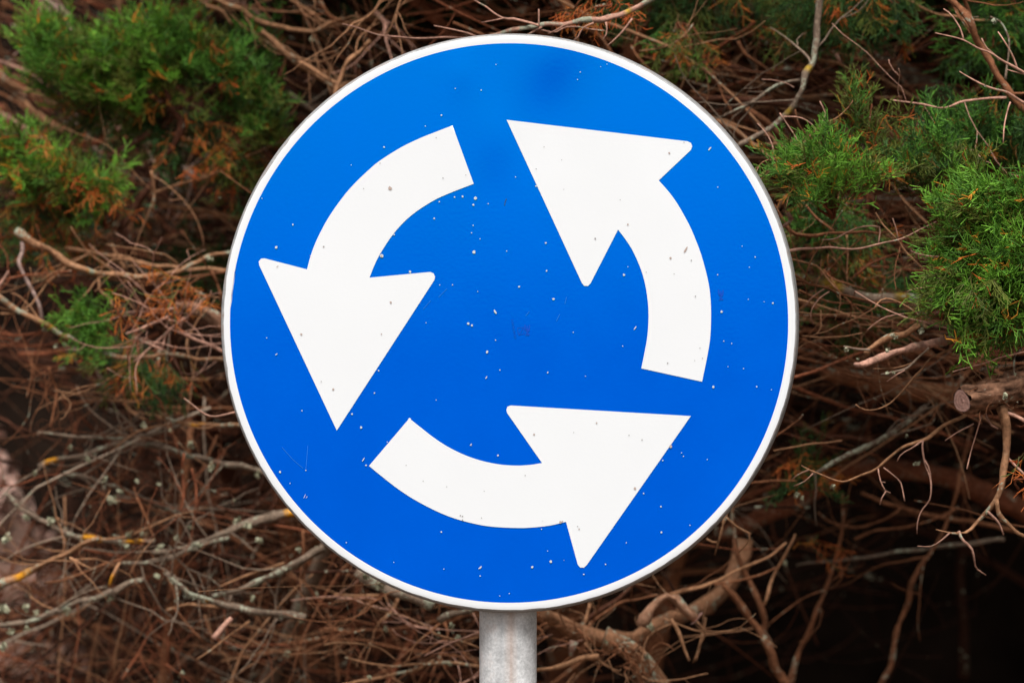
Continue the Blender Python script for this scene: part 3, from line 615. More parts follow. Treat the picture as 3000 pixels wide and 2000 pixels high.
for q, a, b_ in (([(1560, 180), (1510, 215), (1450, 250), (1425, 292)], 10, 6), ([(1580, 178), (1575, 240), (1590, 310), (1615, 380), (1615, 450), (1605, 520), (1560, 580), (1540, 650), (1540, 712)], 13, 6), ([(1588, 290), (1615, 340), (1625, 400)], 10, 8), ([(1320, 340), (1330, 400), (1360, 465), (1392, 480)], 8, 6), ([(1360, 465), (1335, 505), (1325, 542)], 8, 6), ([(1345, 330), (1410, 380), (1450, 420), (1472, 522)], 9, 7), ([(940, 362), (890, 410), (833, 437)], 8, 5), ([(920, 345), (870, 365), (825, 402)], 7, 5), ([(1920, 30), (1890, 120), (1870, 200), (1828, 338)], 10, 7), ([(1860, 80), (1780, 120), (1700, 178)], 9, 6), ([(2060, 260), (2110, 320), (2190, 400)], 12, 16), ([(1930, 20), (1960, 80), (2010, 110)], 14, 10), ([(2030, 0), (2110, 40), (2200, 90)], 22, 28), ([(1330, 415), (1362, 417)], 7, 5)):
    Bz('RF', 'BR', q, a, b_, 2.68 if q[0][0] < 1800 else 2.63, PALE)
Bz('BT', 'BR', [(380, 720), (550, 660), (650, 600), (780, 560), (900, 500), (1000, 440), (1100, 370), (1250, 330), (1450, 340), (1650, 370), (1850, 440), (2000, 500), (2300, 660)], 90, 130, 3.5, RED, rough=0.14)
Bz('BT', 'RM', [(700, 1080), (800, 1110), (1000, 1150), (1200, 1200), (1400, 1230), (1600, 1240), (1800, 1300)], 110, 130, 3.3, BROWN, L, rough=0.14)
Bz('DR', 'BR', [(560, 425), (700, 410), (850, 410)], 14, 12, 3.0, BROWN)
Bz('DR', 'BR', [(930, 375), (1050, 310), (1150, 260), (1280, 200), (1400, 130), (1530, 40), (1600, -20)], 26, 34, 3.02, GREY, L, side=2)
Bz('DR', 'BR', [(720, 235), (850, 210), (950, 195), (1110, 175)], 10, 7, 2.9, TAN)
Bz('DR', 'BR', [(700, 165), (790, 110), (860, 60), (890, 25)], 11, 7, 2.85, BROWN)
for q, a, b_ in (([(1850, 100), (1810, 300), (1755, 550), (1700, 680), (1620, 820), (1560, 880), (1510, 1000), (1490, 1110), (1440, 1230), (1410, 1350), (1390, 1470), (1330, 1568), (1280, 1700)], 14, 34),):
    Bz('H3', 'BR', q, a, b_, 3.3, BROWN, side=2)
Bz('H2', 'BR', [(1110, 480), (1110, 700), (1090, 820), (1050, 930), (1010, 1050), (960, 1150), (920, 1280), (860, 1400), (810, 1568), (780, 1700)], 13, 42, 3.25, BROWN, side=2)
Bz('H1', 'BR', [(420, 1000), (500, 1080), (580, 1180), (650, 1280), (690, 1380), (730, 1470), (790, 1568), (850, 1700)], 34, 58, 3.15, BROWN)
Bz('H1', 'BR', [(480, 560), (500, 800), (560, 930), (620, 1060), (665, 1190), (660, 1270)], 20, 40, 3.16, BROWN)
Bz('H1', 'BR', [(840, 708), (790, 820), (740, 920), (700, 1010), (665, 1115)], 13, 20, 3.12, TAN)
Bz('H1', 'BR', [(790, 760), (700, 830), (580, 890), (400, 980), (250, 1030), (120, 1070)], 11, 22, 3.05, TAN)
Bz('H1', 'BR', [(740, 905), (650, 950), (500, 980), (380, 1005)], 12, 16, 3.08, BROWN)
Bz('BT', 'BR', [(850, 890), (990, 870), (1100, 860), (1250, 850), (1400, 820), (1550, 800), (1700, 780), (1850, 765), (2050, 745)], 14, 26, 3.35, GREY, L)
Bz('BT', 'BR', [(970, 590), (1030, 640), (1120, 670), (1230, 670), (1330, 640), (1400, 600), (1460, 555)], 14, 12, 3.3, BROWN)
Bz('BT', 'BR', [(1220, 475), (1350, 530), (1500, 570), (1650, 610), (1850, 640), (2100, 690)], 20, 26, 3.35, BROWN)
Bz('BT', 'BR', [(1180, 740), (1300, 690), (1450, 680), (1600, 640), (1780, 560)], 12, 12, 3.3, BROWN)
Bz('H2', 'BR', [(1100, 880), (1110, 950), (1060, 1020), (1030, 1030)], 10, 9, 3.25, BROWN)
Bz('H2', 'BR', [(1010, 1030), (930, 1060), (800, 1150), (700, 1230)], 9, 9, 3.25, BROWN)
Bz('H1', 'BR', [(200, 1300), (350, 1290), (530, 1262), (700, 1240)], 7, 8, 3.2, TAN)
Bz('H1', 'BR', [(330, 1190), (310, 1290), (270, 1440)], 10, 12, 3.15, TAN)
for q, a, b_ in (([(445, 590), (420, 680), (400, 760), (380, 832)], 20, 9), ([(440, 620), (500, 670), (585, 712)], 20, 16), ([(570, 700), (575, 740), (545, 780), (515, 815)], 11, 8), ([(330, 740), (370, 760), (405, 762)], 10, 12)):
    Bz('DR', 'BR', q, a, b_, 2.78, TAN)
# --- gnarled trunk behind the post
Bz('GN', 'BC', [(1050, 560), (1200, 590), (1300, 615), (1380, 650), (1450, 690), (1540, 730), (1640, 755), (1760, 765), (1880, 735), (1980, 690), (2080, 640), (2200, 600), (2330, 530), (2430, 430), (2490, 310), (2520, 180)], 70, 105, 3.0, (0.27, 0.13, 0.068), rough=0.34, Y1=3.3)
Bz('GN', 'BC', [(1680, 760), (1800, 810), (1880, 870), (1950, 950), (2000, 1040), (2020, 1150)], 120, 140, 3.02, (0.27, 0.13, 0.068), L, rough=0.34)
_, gq, gr = Bz('GN', 'BC', [(1905, 680), (1940, 600), (1990, 540), (2040, 505), (2090, 495), (2130, 540), (2180, 600), (2235, 635)], 70, 56, 2.96, (0.24, 0.125, 0.075), L, rough=0.4)
cut_disc(Vector(gq[-1]), Vector(gq[-1]) - Vector(gq[-4]), 0.011, T['GN'], 4)
Bz('GN', 'BC', [(1200, 950), (1270, 935), (1400, 920), (1520, 880), (1650, 865)], 22, 36, 2.96, TAN)
Bz('GN', 'BC', [(2080, 640), (2130, 740), (2190, 885)], 26, 16, 2.94, TAN)
Bz('GN', 'BC', [(1505, 770), (1490, 800), (1475, 855)], 44, 16, 2.94, PALE)
Bz('GN', 'BC', [(1590, 680), (1680, 600), (1800, 540), (1920, 510), (2000, 490)], 26, 12, 3.05, BROWN, side=1)
Bz('GN', 'BC', [(1570, 660), (1580, 600), (1590, 540)], 26, 20, 3.0, TAN)
for q in ([(1560, 780), (1620, 860), (1700, 930), (1760, 950)], [(1900, 980), (1960, 1010), (2100, 1000), (2300, 960)], [(2230, 650), (2280, 720), (2250, 800), (2210, 900)], [(1800, 960), (1820, 1010), (1850, 1060)], [(2040, 640), (2200, 700), (2340, 730)], [(1700, 880), (1740, 960), (1780, 940)]):
    Bz('GN', 'BC', q, 12, 7, 2.96, TAN, side=1)
def shreds(tree, curve, n, ln, r_off, col):
    b = Buf(); C = np.asarray(curve)
    for _ in range(n):
        i = int(rng.integers(1, len(C) - 1)); tg = C[i] - C[i - 1]; tg = tg / (np.linalg.norm(tg) + 1e-9) * rng.choice((-1, 1))
        p0 = C[i] + np.array((rng.normal(0, .4), -abs(rng.normal(0.8, .2)), rng.normal(-.2, .7))) * r_off
        d = tg + rng.normal(0, .35, 3) + np.array((0, -.15, -.35)); P = [p0]
        for _k in range(5): d = d / np.linalg.norm(d) + rng.normal(0, .18, 3) + np.array((0, 0, -.08)); P.append(P[-1] + d / np.linalg.norm(d) * ln * rng.uniform(.6, 1.2) / 5)
        V, F = tube_arrays(np.array(P), np.linspace(.0011, .0004, 6), 4, .2); b.add(V, F, np.array(col) * rng.uniform(.5, 1.5))
    b.build('bark_shreds', M_twig, T[tree], kind='stuff')
shreds('GN', [tuple(atc('BC', x, y, 3.0)) for x, y in ((1200, 600), (1300, 630), (1400, 670), (1500, 720), (1600, 750), (1700, 770), (1800, 770), (1880, 740), (1980, 700), (2080, 650), (2200, 600))], 60, .028, .016, BROWN)
shreds('GN', [tuple(atc('BC', x, y, 3.0)) for x, y in ((1700, 780), (1780, 800), (1850, 850), (1920, 910), (1970, 990), (2000, 1050))], 40, .04, .018, BROWN)
shreds('RF', [tuple(q_) for q_ in Q_LOG], 70, .022, .014, BROWN)
# --- bottom centre and lower left
Bz('DL', 'BC', [(690, 660), (760, 610), (840, 588), (900, 570)], 40, 40, 2.95, GREY, L)
Bz('DL', 'BC', [(190, 350), (240, 400), (300, 440), (420, 495), (560, 520), (650, 560)], 60, 66, 2.95, GREY, L, rough=0.2)
Bz('DL', 'BC', [(120, 870), (250, 900), (430, 915), (600, 910), (760, 905), (960, 925)], 14, 22, 3.0, TAN, L)
Bz('DL', 'BC', [(650, 885), (560, 940), (430, 970), (250, 1000), (100, 1030)], 20, 24, 3.0, TAN, L)
Bz('DL', 'BC', [(600, 740), (540, 800), (510, 870), (480, 910)], 8, 10, 2.9, TAN)
for q in ([(0, 690), (150, 720), (260, 700)], [(60, 490), (200, 495), (330, 495)], [(440, 500), (420, 570), (360, 640)], [(280, 545), (320, 520), (350, 515)], [(700, 660), (640, 720), (560, 780), (470, 860), (360, 960)], [(930, 720), (820, 760), (720, 800), (600, 860)], [(930, 980), (860, 1010), (780, 1050)], [(650, 720), (760, 760), (860, 790), (940, 820)], [(0, 800), (120, 780), (300, 800), (430, 880)], [(720, 660), (740, 740), (700, 850), (640, 960)], [(820, 830), (870, 880), (930, 890)], [(380, 540), (470, 640), (560, 690), (690, 700)]):
    Bz('DL', 'BC', q, random.uniform(10, 18), random.uniform(7, 12), random.uniform(2.9, 3.15), random.choice((TAN, BROWN, PALE)), side=2)
LW = dict(mat=L)
Bz('DL', 'BL', [(250, 150), (340, 110), (500, 90), (620, 50), (760, 5), (940, 0), (1080, 25), (1200, 60), (1330, 100), (1450, 130), (1600, 150), (1760, 200)], 26, 38, 3.2, GREY, L, [(.03, .08, ORANGE)], side=3)
Bz('DL', 'BL', [(420, 190), (560, 220), (680, 260), (780, 290), (880, 330), (980, 380), (1100, 420), (1200, 435), (1330, 430)], 26, 34, 3.2, GREY, L, side=3)
Bz('DL', 'BL', [(40, 320), (130, 410), (230, 480), (350, 540), (480, 600), (600, 620), (750, 630), (900, 640), (1020, 640)], 28, 36, 3.15, GREY, L, [(.56, .67, ORANGE), (.8, .93, ORANGE)], side=3)
Bz('DL', 'BL', [(-60, 960), (0, 920), (120, 870), (250, 800), (380, 740), (480, 690), (580, 640), (650, 610)], 42, 28, 3.1, TAN, L, [(.23, .37, ORANGE)], side=2)
Bz('DL', 'BL', [(1000, 720), (1150, 700), (1300, 650), (1450, 590), (1600, 530), (1750, 490), (1900, 440), (2000, 400)], 34, 52, 3.12, GREY, L, [(.86, .93, ORANGE)], side=3)
Bz('DL', 'BL', [(760, 790), (900, 790), (1050, 770), (1200, 715), (1360, 650), (1500, 620)], 26, 34, 3.1, GREY, L, side=2)
Bz('DL', 'BL', [(290, 910), (420, 890), (560, 840), (680, 790), (800, 760)], 16, 24, 3.1, BROWN)
Bz('DL', 'BL', [(785, 775), (750, 850), (720, 930)], 18, 24, 3.08, TAN, None, [(.4, .95, ORANGE)])
Bz('DL', 'BL', [(740, 980), (850, 910), (950, 880)], 44, 34, 3.08, GREY, L)
Bz('DL', 'BL', [(-50, 1190), (150, 1170), (300, 1120), (400, 1090), (520, 1030), (650, 1000), (750, 960)], 26, 36, 3.1, GREY, L, side=3)
Bz('DL', 'BL', [(1090, 850), (1200, 940), (1320, 1000), (1420, 1040), (1530, 1070), (1650, 1100), (1800, 1110), (2000, 1140)], 26, 44, 3.05, GREY, L, [(.3, .34, ORANGE)], side=3)
Bz('DL', 'BL', [(1380, 1000), (1550, 960), (1700, 900), (1850, 830), (1950, 780), (2120, 670)], 24, 46, 3.05, GREY, L, side=3)
Bz('DL', 'BL', [(1430, 940), (1600, 870), (1750, 820), (1870, 780)], 14, 20, 3.05, TAN)
Bz('DL', 'BL', [(1290, 1410), (1400, 1340), (1520, 1250), (1640, 1160)], 10, 16, 3.0, TAN)
Bz('DL', 'BL', [(1405, 1265), (1460, 1200), (1525, 1140)], 34, 28, 2.98, PALE)
Bz('DL', 'BL', [(1090, 1090), (1200, 1060), (1350, 1060), (1480, 1070)], 16, 22, 3.1, TAN)
for q in ([(1500, 1250), (1650, 1290), (1800, 1310), (2000, 1290), (2220, 1250)], [(1500, 1180), (1700, 1210), (1900, 1260), (2050, 1300)], [(2020, 1460), (2110, 1410), (2240, 1350)], [(1480, 1300), (1620, 1330), (1760, 1320), (1900, 1330)], [(1450, 1420), (1600, 1400), (1800, 1370), (2000, 1340)], [(900, 350), (960, 480), (1010, 600)], [(1210, 60), (1190, 200), (1210, 350), (1190, 440)], [(1260, 160), (1290, 300), (1310, 430)], [(1990, 560), (2000, 700), (2000, 820), (1990, 910)], [(450, 740), (530, 780), (600, 810)], [(550, 690), (700, 715), (850, 740)], [(0, 280), (110, 270), (250, 220), (380, 200)], [(1990, 900), (2060, 990), (2150, 1060), (2240, 1080)], [(200, 1000), (270, 1050), (350, 1080)], [(0, 1210), (120, 1230), (220, 1190)], [(800, 1540), (900, 1380), (1000, 1200), (1060, 1130)], [(1060, 1150), (1100, 1290), (1100, 1450), (1130, 1568)], [(1140, 1080), (1240, 1200), (1330, 1300)], [(1100, 1440), (1200, 1520), (1280, 1600)], [(1340, 1120), (1390, 1250), (1390, 1400)]):
    Bz('DL', 'BL', q, random.uniform(12, 20), random.uniform(8, 14), random.uniform(3.0, 3.3), random.choice((BROWN, RED, TAN)), side=2)
# --- left middle
Bz('DM', 'LM', [(145, 130), (150, 200), (130, 260), (150, 330), (190, 400), (230, 480), (260, 560), (275, 650)], 26, 20, 3.1, (.46, .31, .26))
Bz('DM', 'LM', [(140, 140), (165, 165)], 12, 8, 3.1, (.46, .31, .26)); Bz('DM', 'LM', [(-10, 465), (30, 380), (57, 322)], 24, 16, 3.05, PALE)
Bz('DM', 'LM', [(-80, 450), (0, 500), (90, 560), (200, 620), (300, 680), (400, 740), (500, 790), (600, 830), (700, 860), (800, 885), (900, 885), (1000, 880), (1100, 865), (1200, 875), (1320, 890), (1500, 903)], 36, 24, 3.06, TAN, L, [(.26, .325, ORANGE)], side=4)
Bz('DM', 'LM', [(100, 70), (200, 130), (330, 200), (450, 270), (560, 320), (680, 345), (800, 350), (950, 350), (1080, 345), (1200, 310), (1350, 240), (1530, 190)], 44, 26, 3.1, TAN, L, [(.36, .38, ORANGE)], side=4)
Bz('DM', 'LM', [(440, 170), (600, 200), (750, 220), (900, 260), (1020, 290), (1150, 300), (1300, 310), (1500, 310)], 36, 26, 3.15, TAN, None, side=3)
Bz('DM', 'LM', [(650, 380), (660, 450), (720, 500), (745, 570)], 20, 20, 3.1, TAN); Bz('DM', 'LM', [(740, 140), (790, 250), (835, 320)], 20, 20, 3.15, TAN)
Bz('LS', 'LM', [(820, 500), (860, 550), (900, 605)], 14, 12, 3.0, TAN)
Bz('DM', 'LM', [(1140, 535), (1280, 560), (1380, 610), (1500, 690)], 44, 110, 3.16, (.19, .095, .058), None, rough=0.38)
for q, a, b_ in (([(840, 730), (930, 700), (1020, 660), (1110, 620)], 18, 22), ([(1060, 830), (1090, 740), (1180, 660), (1240, 630)], 14, 18), ([(1240, 630), (1190, 660), (1190, 720), (1280, 770), (1380, 810), (1470, 860)], 18, 22), ([(880, 760), (980, 800), (1070, 845)], 16, 14), ([(960, 570), (1060, 575), (1160, 565)], 16, 22), ([(880, 920), (960, 850), (1030, 780), (1120, 690)], 12, 14), ([(780, 600), (900, 590), (1040, 600)], 12, 16)):
    Bz('DM', 'LM', q, a, b_, 3.02, PALE, side=1)
Bz('DM', 'LM', [(1205, 1158), (1270, 1210), (1330, 1250), (1400, 1275), (1470, 1265), (1560, 1245)], 9, 14, 2.78, PALE)
Bz('DL', 'LM', [(880, 1090), (930, 1150), (980, 1210), (1060, 1260), (1130, 1300), (1200, 1320), (1330, 1330), (1600, 1330)], 24, 30, 3.1, TAN, L, [(.56, .68, ORANGE)], side=2)
for q in ([(160, 940), (400, 960), (600, 980), (760, 1000)], [(430, 900), (600, 930), (760, 965)], [(320, 950), (340, 1050), (360, 1120), (350, 1200), (330, 1340)], [(360, 1110), (500, 1130), (640, 1160), (800, 1180), (960, 1160)], [(210, 850), (210, 1000), (180, 1150)], [(420, 1200), (560, 1180), (720, 1165)], [(0, 800), (180, 820), (350, 800), (450, 770)], [(0, 735), (120, 745), (260, 730)], [(0, 600), (80, 600), (180, 580)], [(770, 1130), (850, 1240), (960, 1300)], [(1000, 1210), (1200, 1220), (1400, 1220), (1550, 1220)], [(1120, 1020), (1250, 1030), (1480, 1030)], [(1390, 320), (1430, 420), (1460, 500)], [(0, 380), (150, 350), (300, 340), (470, 320)], [(440, 230), (380, 330), (280, 410), (220, 450)], [(560, 40), (680, 110), (760, 170)], [(700, 0), (760, 80), (830, 140)]):
    Bz('DM', 'LM', q, random.uniform(14, 22), random.uniform(12, 18), random.uniform(3.05, 3.35), random.choice((BROWN, RED, TAN)), side=2)
Bz('DL', 'LM', [(1200, 1325), (1100, 1370), (950, 1400), (800, 1420), (640, 1415), (480, 1410), (250, 1380)], 28, 22, 3.15, GREY, L, side=2)
# --- top left and top
for q, a, b_, Y, c in (([(200, -60), (240, 0), (340, 90)], 34, 36, 3.5, PALE), ([(270, -40), (310, 0), (460, 115)], 36, 42, 3.45, (.46, .31, .25)), ([(-60, 370), (0, 400), (100, 440), (200, 485)], 34, 28, 3.3, PALE), ([(-60, 450), (0, 490), (100, 570), (220, 620), (370, 690)], 44, 48, 3.5, TAN), ([(-60, 490), (0, 530), (120, 620), (230, 720), (330, 800), (440, 870)], 46, 50, 3.55, TAN),
        ([(1380, -30), (1430, 0), (1560, 60), (1680, 130), (1800, 170), (1950, 200), (2080, 190), (2200, 120)], 34, 28, 3.2, TAN), ([(1460, -10), (1600, 40), (1700, 90), (1800, 160)], 30, 26, 3.4, PALE), ([(1720, 200), (1850, 320), (1960, 410), (2080, 480), (2240, 590)], 36, 46, 3.15, TAN), ([(1740, 300), (1870, 350), (2000, 420), (2150, 480)], 30, 30, 3.3, BROWN), ([(-40, 740), (100, 800), (220, 880), (330, 930)], 40, 34, 3.5, PALE), ([(0, 20), (180, 90), (330, 130), (480, 140)], 28, 24, 3.6, BROWN),
        ([(980, 1275), (1100, 1230), (1230, 1200), (1330, 1170), (1420, 1130)], 22, 30, 3.2, TAN), ([(1000, 1120), (1020, 1250), (1000, 1390)], 14, 12, 3.15, TAN), ([(560, 870), (600, 960), (670, 1070)], 42, 36, 3.5, GREY), ([(680, 790), (800, 850), (930, 930), (1060, 960)], 30, 26, 3.5, PALE), ([(1190, 1100), (1260, 1140), (1340, 1160)], 44, 40, 3.4, (.46, .31, .25)), ([(1050, 1340), (1200, 1370), (1400, 1390), (1560, 1430)], 34, 30, 3.3, TAN), ([(1200, 910), (1320, 930), (1460, 980), (1640, 1060)], 26, 22, 3.4, TAN), ([(1900, 620), (2010, 700), (2090, 740)], 34, 30, 3.3, GREY), ([(790, -20), (785, 60), (790, 130)], 30, 24, 3.5, TAN), ([(1350, 40), (1450, 70), (1520, 150)], 22, 22, 3.2, TAN), ([(2100, 0), (2160, 100), (2240, 140)], 26, 24, 3.2, BROWN), ([(1900, 0), (2000, 50), (2110, 130), (2220, 170)], 26, 30, 3.2, TAN)):
    Bz('DT', 'TL', q, a, b_, Y, c, side=2)
Bz('LT', 'TL', [(1090, 560), (1130, 700), (1180, 800), (1180, 870), (1130, 960), (1060, 1050), (1020, 1160), (960, 1250), (880, 1360), (800, 1500)], 46, 52, 3.2, DARK)
Bz('LT', 'TL', [(980, 860), (850, 940), (740, 1010), (590, 1140)], 40, 44, 3.2, DARK)
Bz('LT', 'TL', [(1120, 700), (900, 560), (640, 470), (400, 400), (250, 330)], 36, 12, 3.2, DARK); Bz('LT', 'TL', [(1150, 720), (1400, 560), (1600, 400), (1720, 300)], 36, 12, 3.2, DARK); Bz('LT', 'TL', [(1110, 640), (1060, 430), (1000, 230), (920, 120)], 30, 8, 3.2, DARK)
Bz('TR', 'TC', [(2010, -20), (1950, 10), (1880, 50), (1800, 90), (1700, 115), (1600, 115), (1500, 130), (1380, 140), (1300, 150), (1230, 170), (1150, 190), (1060, 205), (980, 225)], 38, 22, 2.74, PALE, L, [(.16, .2, YEL)])
for q, a, b_ in (([(1330, 150), (1270, 135), (1180, 110), (1130, 105), (1080, 70), (1030, 30), (980, 5), (940, -20)], 16, 9), ([(1135, 108), (1060, 120), (1000, 132)], 10, 6), ([(1330, 55), (1332, 165)], 7, 10), ([(1345, 160), (1300, 185), (1255, 205)], 14, 10), ([(1480, 145), (1440, 170), (1385, 195)], 11, 7), ([(1340, 172), (1420, 180), (1480, 152), (1560, 150), (1620, 165), (1710, 178)], 12, 7), ([(1645, 140), (1580, 170), (1550, 220), (1528, 235)], 11, 6), ([(1718, 125), (1725, 180), (1700, 222)], 11, 6), ([(1865, 110), (1820, 170), (1780, 210), (1722, 257)], 13, 6), ([(728, 150), (800, 165), (870, 180), (930, 195), (990, 220)], 8, 15), ([(203, 140), (280, 160), (350, 185), (420, 205), (500, 215), (600, 222), (700, 224), (800, 220), (960, 215)], 7, 15)):
    Bz('TR', 'TC', q, a, b_, 2.73, PALE)
for q, a, b_, Y, c in (([(430, -20), (390, 60), (330, 110), (260, 140), (230, 180), (208, 200)], 16, 12, 2.95, TAN), ([(545, -20), (510, 80), (480, 160), (445, 200)], 16, 12, 2.95, TAN), ([(360, 235), (310, 290), (240, 350), (200, 430), (180, 490), (155, 560)], 22, 24, 3.05, TAN), ([(-40, 360), (60, 410), (130, 460), (210, 510)], 24, 26, 3.1, TAN), ([(570, -20), (680, 60), (760, 130), (850, 210)], 60, 66, 3.5, RED), ([(380, 60), (440, 110), (450, 160), (430, 200)], 26, 24, 3.2, PALE), ([(130, 130), (260, 140), (420, 190), (620, 250)], 30, 24, 3.3, BROWN), ([(1020, 0), (1100, 60), (1200, 70), (1330, 40)], 40, 30, 3.3, BROWN), ([(820, 40), (960, 100), (1100, 110)], 26, 22, 3.3, RED), ([(1400, 0), (1500, 70), (1560, 90)], 30, 22, 3.2, RED), ([(2220, 130), (2170, 200), (2100, 255), (2010, 285), (1905, 296)], 8, 9, 2.9, TAN), ([(1860, 260), (1900, 330), (1990, 430), (2100, 500)], 16, 18, 3.0, BROWN), ([(2150, 450), (2250, 380), (2352, 340)], 22, 20, 3.1, BROWN)):
    Bz('DT' if q[0][0] < 1300 else 'DR', 'TC', q, a, b_, Y, c, side=2)

# ------------------------------------------------------------------ trunks down to the ground (below and behind the frame)
def stem(tree, top, r0, r1, col=BROWN):
    bp = T[tree].location; tp = Vector(top)
    P = [(bp.x, bp.y, -0.05), (bp.x + 0.03, bp.y - 0.02, 0.35 * tp.z), (bp.x * 0.5 + tp.x * 0.5, bp.y * .5 + tp.y * .5, 0.7 * tp.z), tuple(tp)]
    Q, t = resample(P, 0.03); V, F = tube_arrays(Q, r0 + (r1 - r0) * t, 12, 0.2)
    b = Buf(); b.add(V, F, np.array(col) * (1 + .1 * rng.normal(0, 1, (len(V), 1)))); b.build('trunk', M_bark, T[tree])
stem('LT', atc('TL', 800, 1500, 3.2), 0.03, 0.008, DARK); stem('LM', at(-150, 900, 3.4), 0.03, 0.008); stem('LS', at(560, 1250, 3.3), 0.015, 0.004)
stem('TR', at(1900, -150, 3.0), 0.05, 0.012); stem('TE', at(3150, 250, 3.0), 0.04, 0.012); stem('DL', at(1000, 1500, 3.25), 0.03, 0.008, GREY)
stem('DT', at(1050, 300, 3.7), 0.04, 0.01); stem('DM', at(760, 1050, 3.3), 0.03, 0.008); stem('DR', at(2200, 950, 3.5), 0.03, 0.008); stem('GN', at(1930, 2080, 3.02), 0.05, 0.024)
stem('H1', atc('BR', 850, 1700, 3.15), 0.02, 0.012); stem('H2', atc('BR', 780, 1700, 3.25), 0.016, 0.01); stem('H3', atc('BR', 1280, 1700, 3.3), 0.016, 0.008); stem('BT', atc('BR', 2300, 660, 3.5), 0.05, 0.03)

# ------------------------------------------------------------------ side twigs and the uncountable tangle
def grow(P0, d, length, r, bend=0.35, n=7, grav=0.0):
    P = [np.array(P0, float)]; d = np.array(d, float); d /= np.linalg.norm(d); st = length / n
    c = rng.normal(0, bend, 3) / n; c[1] *= 0.6
    for _ in range(n):
        d = d + c + rng.normal(0, bend * 0.35, 3) * np.array((1, .5, 1)) + np.array((0, 0, -grav)); d /= np.linalg.norm(d)
        P.append(P[-1] + d * st)
    P = np.array(P); return P, np.linspace(r, max(r * 0.35, 0.0004), n + 1)
side = {k: Buf() for k in T}
for Q, rad, tree, n, c in SPAWN:
    for _ in range(n + 2):
        i = rng.integers(1, len(Q) - 1); tg = Q[i] - Q[i - 1]; tg /= np.linalg.norm(tg) + 1e-9
        d = tg * rng.choice((-1, 1)) * 0.9 + rng.normal(0, 0.55, 3) * np.array((1, .5, 1))
        ln = rng.uniform(0.04, 0.16); P, rr = grow(Q[i], d, ln, min(rad[i] * 0.5, rng.uniform(0.0009, 0.0022)), 0.5, 7)
        V, F = tube_arrays(P, rr, 5, 0.1); side[tree].add(V, F, np.array(c) * rng.uniform(0.8, 1.35))
        if rng.random() < 0.7:
            k = rng.integers(2, 6); P2, r2 = grow(P[k], d + rng.normal(0, .8, 3), ln * 0.5, rr[k] * 0.7, 0.5, 5)
            V, F = tube_arrays(P2, r2, 4, 0.0); side[tree].add(V, F, np.array(c) * rng.uniform(0.8, 1.35))
for k, b in side.items():
    if b.n: b.build('side_twigs', M_twig, T[k], kind='stuff')

FIELD = np.array([(100,100,35),(400,150,35),(650,250,38),(100,400,32),(400,450,18),(200,600,14),(450,620,5),(100,850,22),(400,850,8),(150,1000,12),(450,1050,-3),(100,1250,-18),(400,1250,-10),(600,1200,-20),(250,1450,-25),(600,1400,8),(850,1450,-20),(1000,1500,-12),(900,50,28),(1200,50,-5),(1500,150,15),(1700,250,20),(1900,200,18),(2200,350,25),(1950,550,8),(1950,700,10),(2000,850,5),(2000,1000,5),(1900,1100,-15),(1600,1400,-20),(1200,1450,10),(1150,750,10)], float)
def field(vx, vy):
    d2 = (FIELD[:, 0] - vx) ** 2 + (FIELD[:, 1] - vy) ** 2 + 3000; wq = 1 / d2 ** 1.5
    return (FIELD[:, 2] * wq).sum() / wq.sum()
def hollow(vx, vy):
    """how open the dark hollow at lower right is at this place of the picture, 0..1"""
    e = 1230 + 0.10 * abs(vx - 1900) if vx > 1600 else 1330 + (1600 - vx) * 0.35
    if vx < 1240: return 0.0
    if vy > e: return 1.0
    if vx > 1600 and vy > 930: return 0.55
    return 0.0
FOL = [(300, 150, 320, 165, 3.5), (620, 330, 120, 90, 3.4), (130, 430, 210, 150, 3.4), (250, 780, 130, 130, 3.2), (2270, 560, 210, 260, 2.95), (1890, 400, 140, 100, 2.85), (2220, 350, 180, 110, 3.0), (1750, 40, 380, 90, 3.1), (1440, 1440, 240, 85, 3.08), (2290, 90, 160, 140, 3.1)]
def in_foliage(vx, vy, Y):
    return any(((vx - a) / rx) ** 2 + ((vy - b) / ry) ** 2 < 1 and Y < yy for a, b, rx, ry, yy in FOL)
SHADE_TONE = (0.030, 0.012, 0.007)  # near-black twig colour standing in for shade between the twigs
tang = Buf(); singles = []
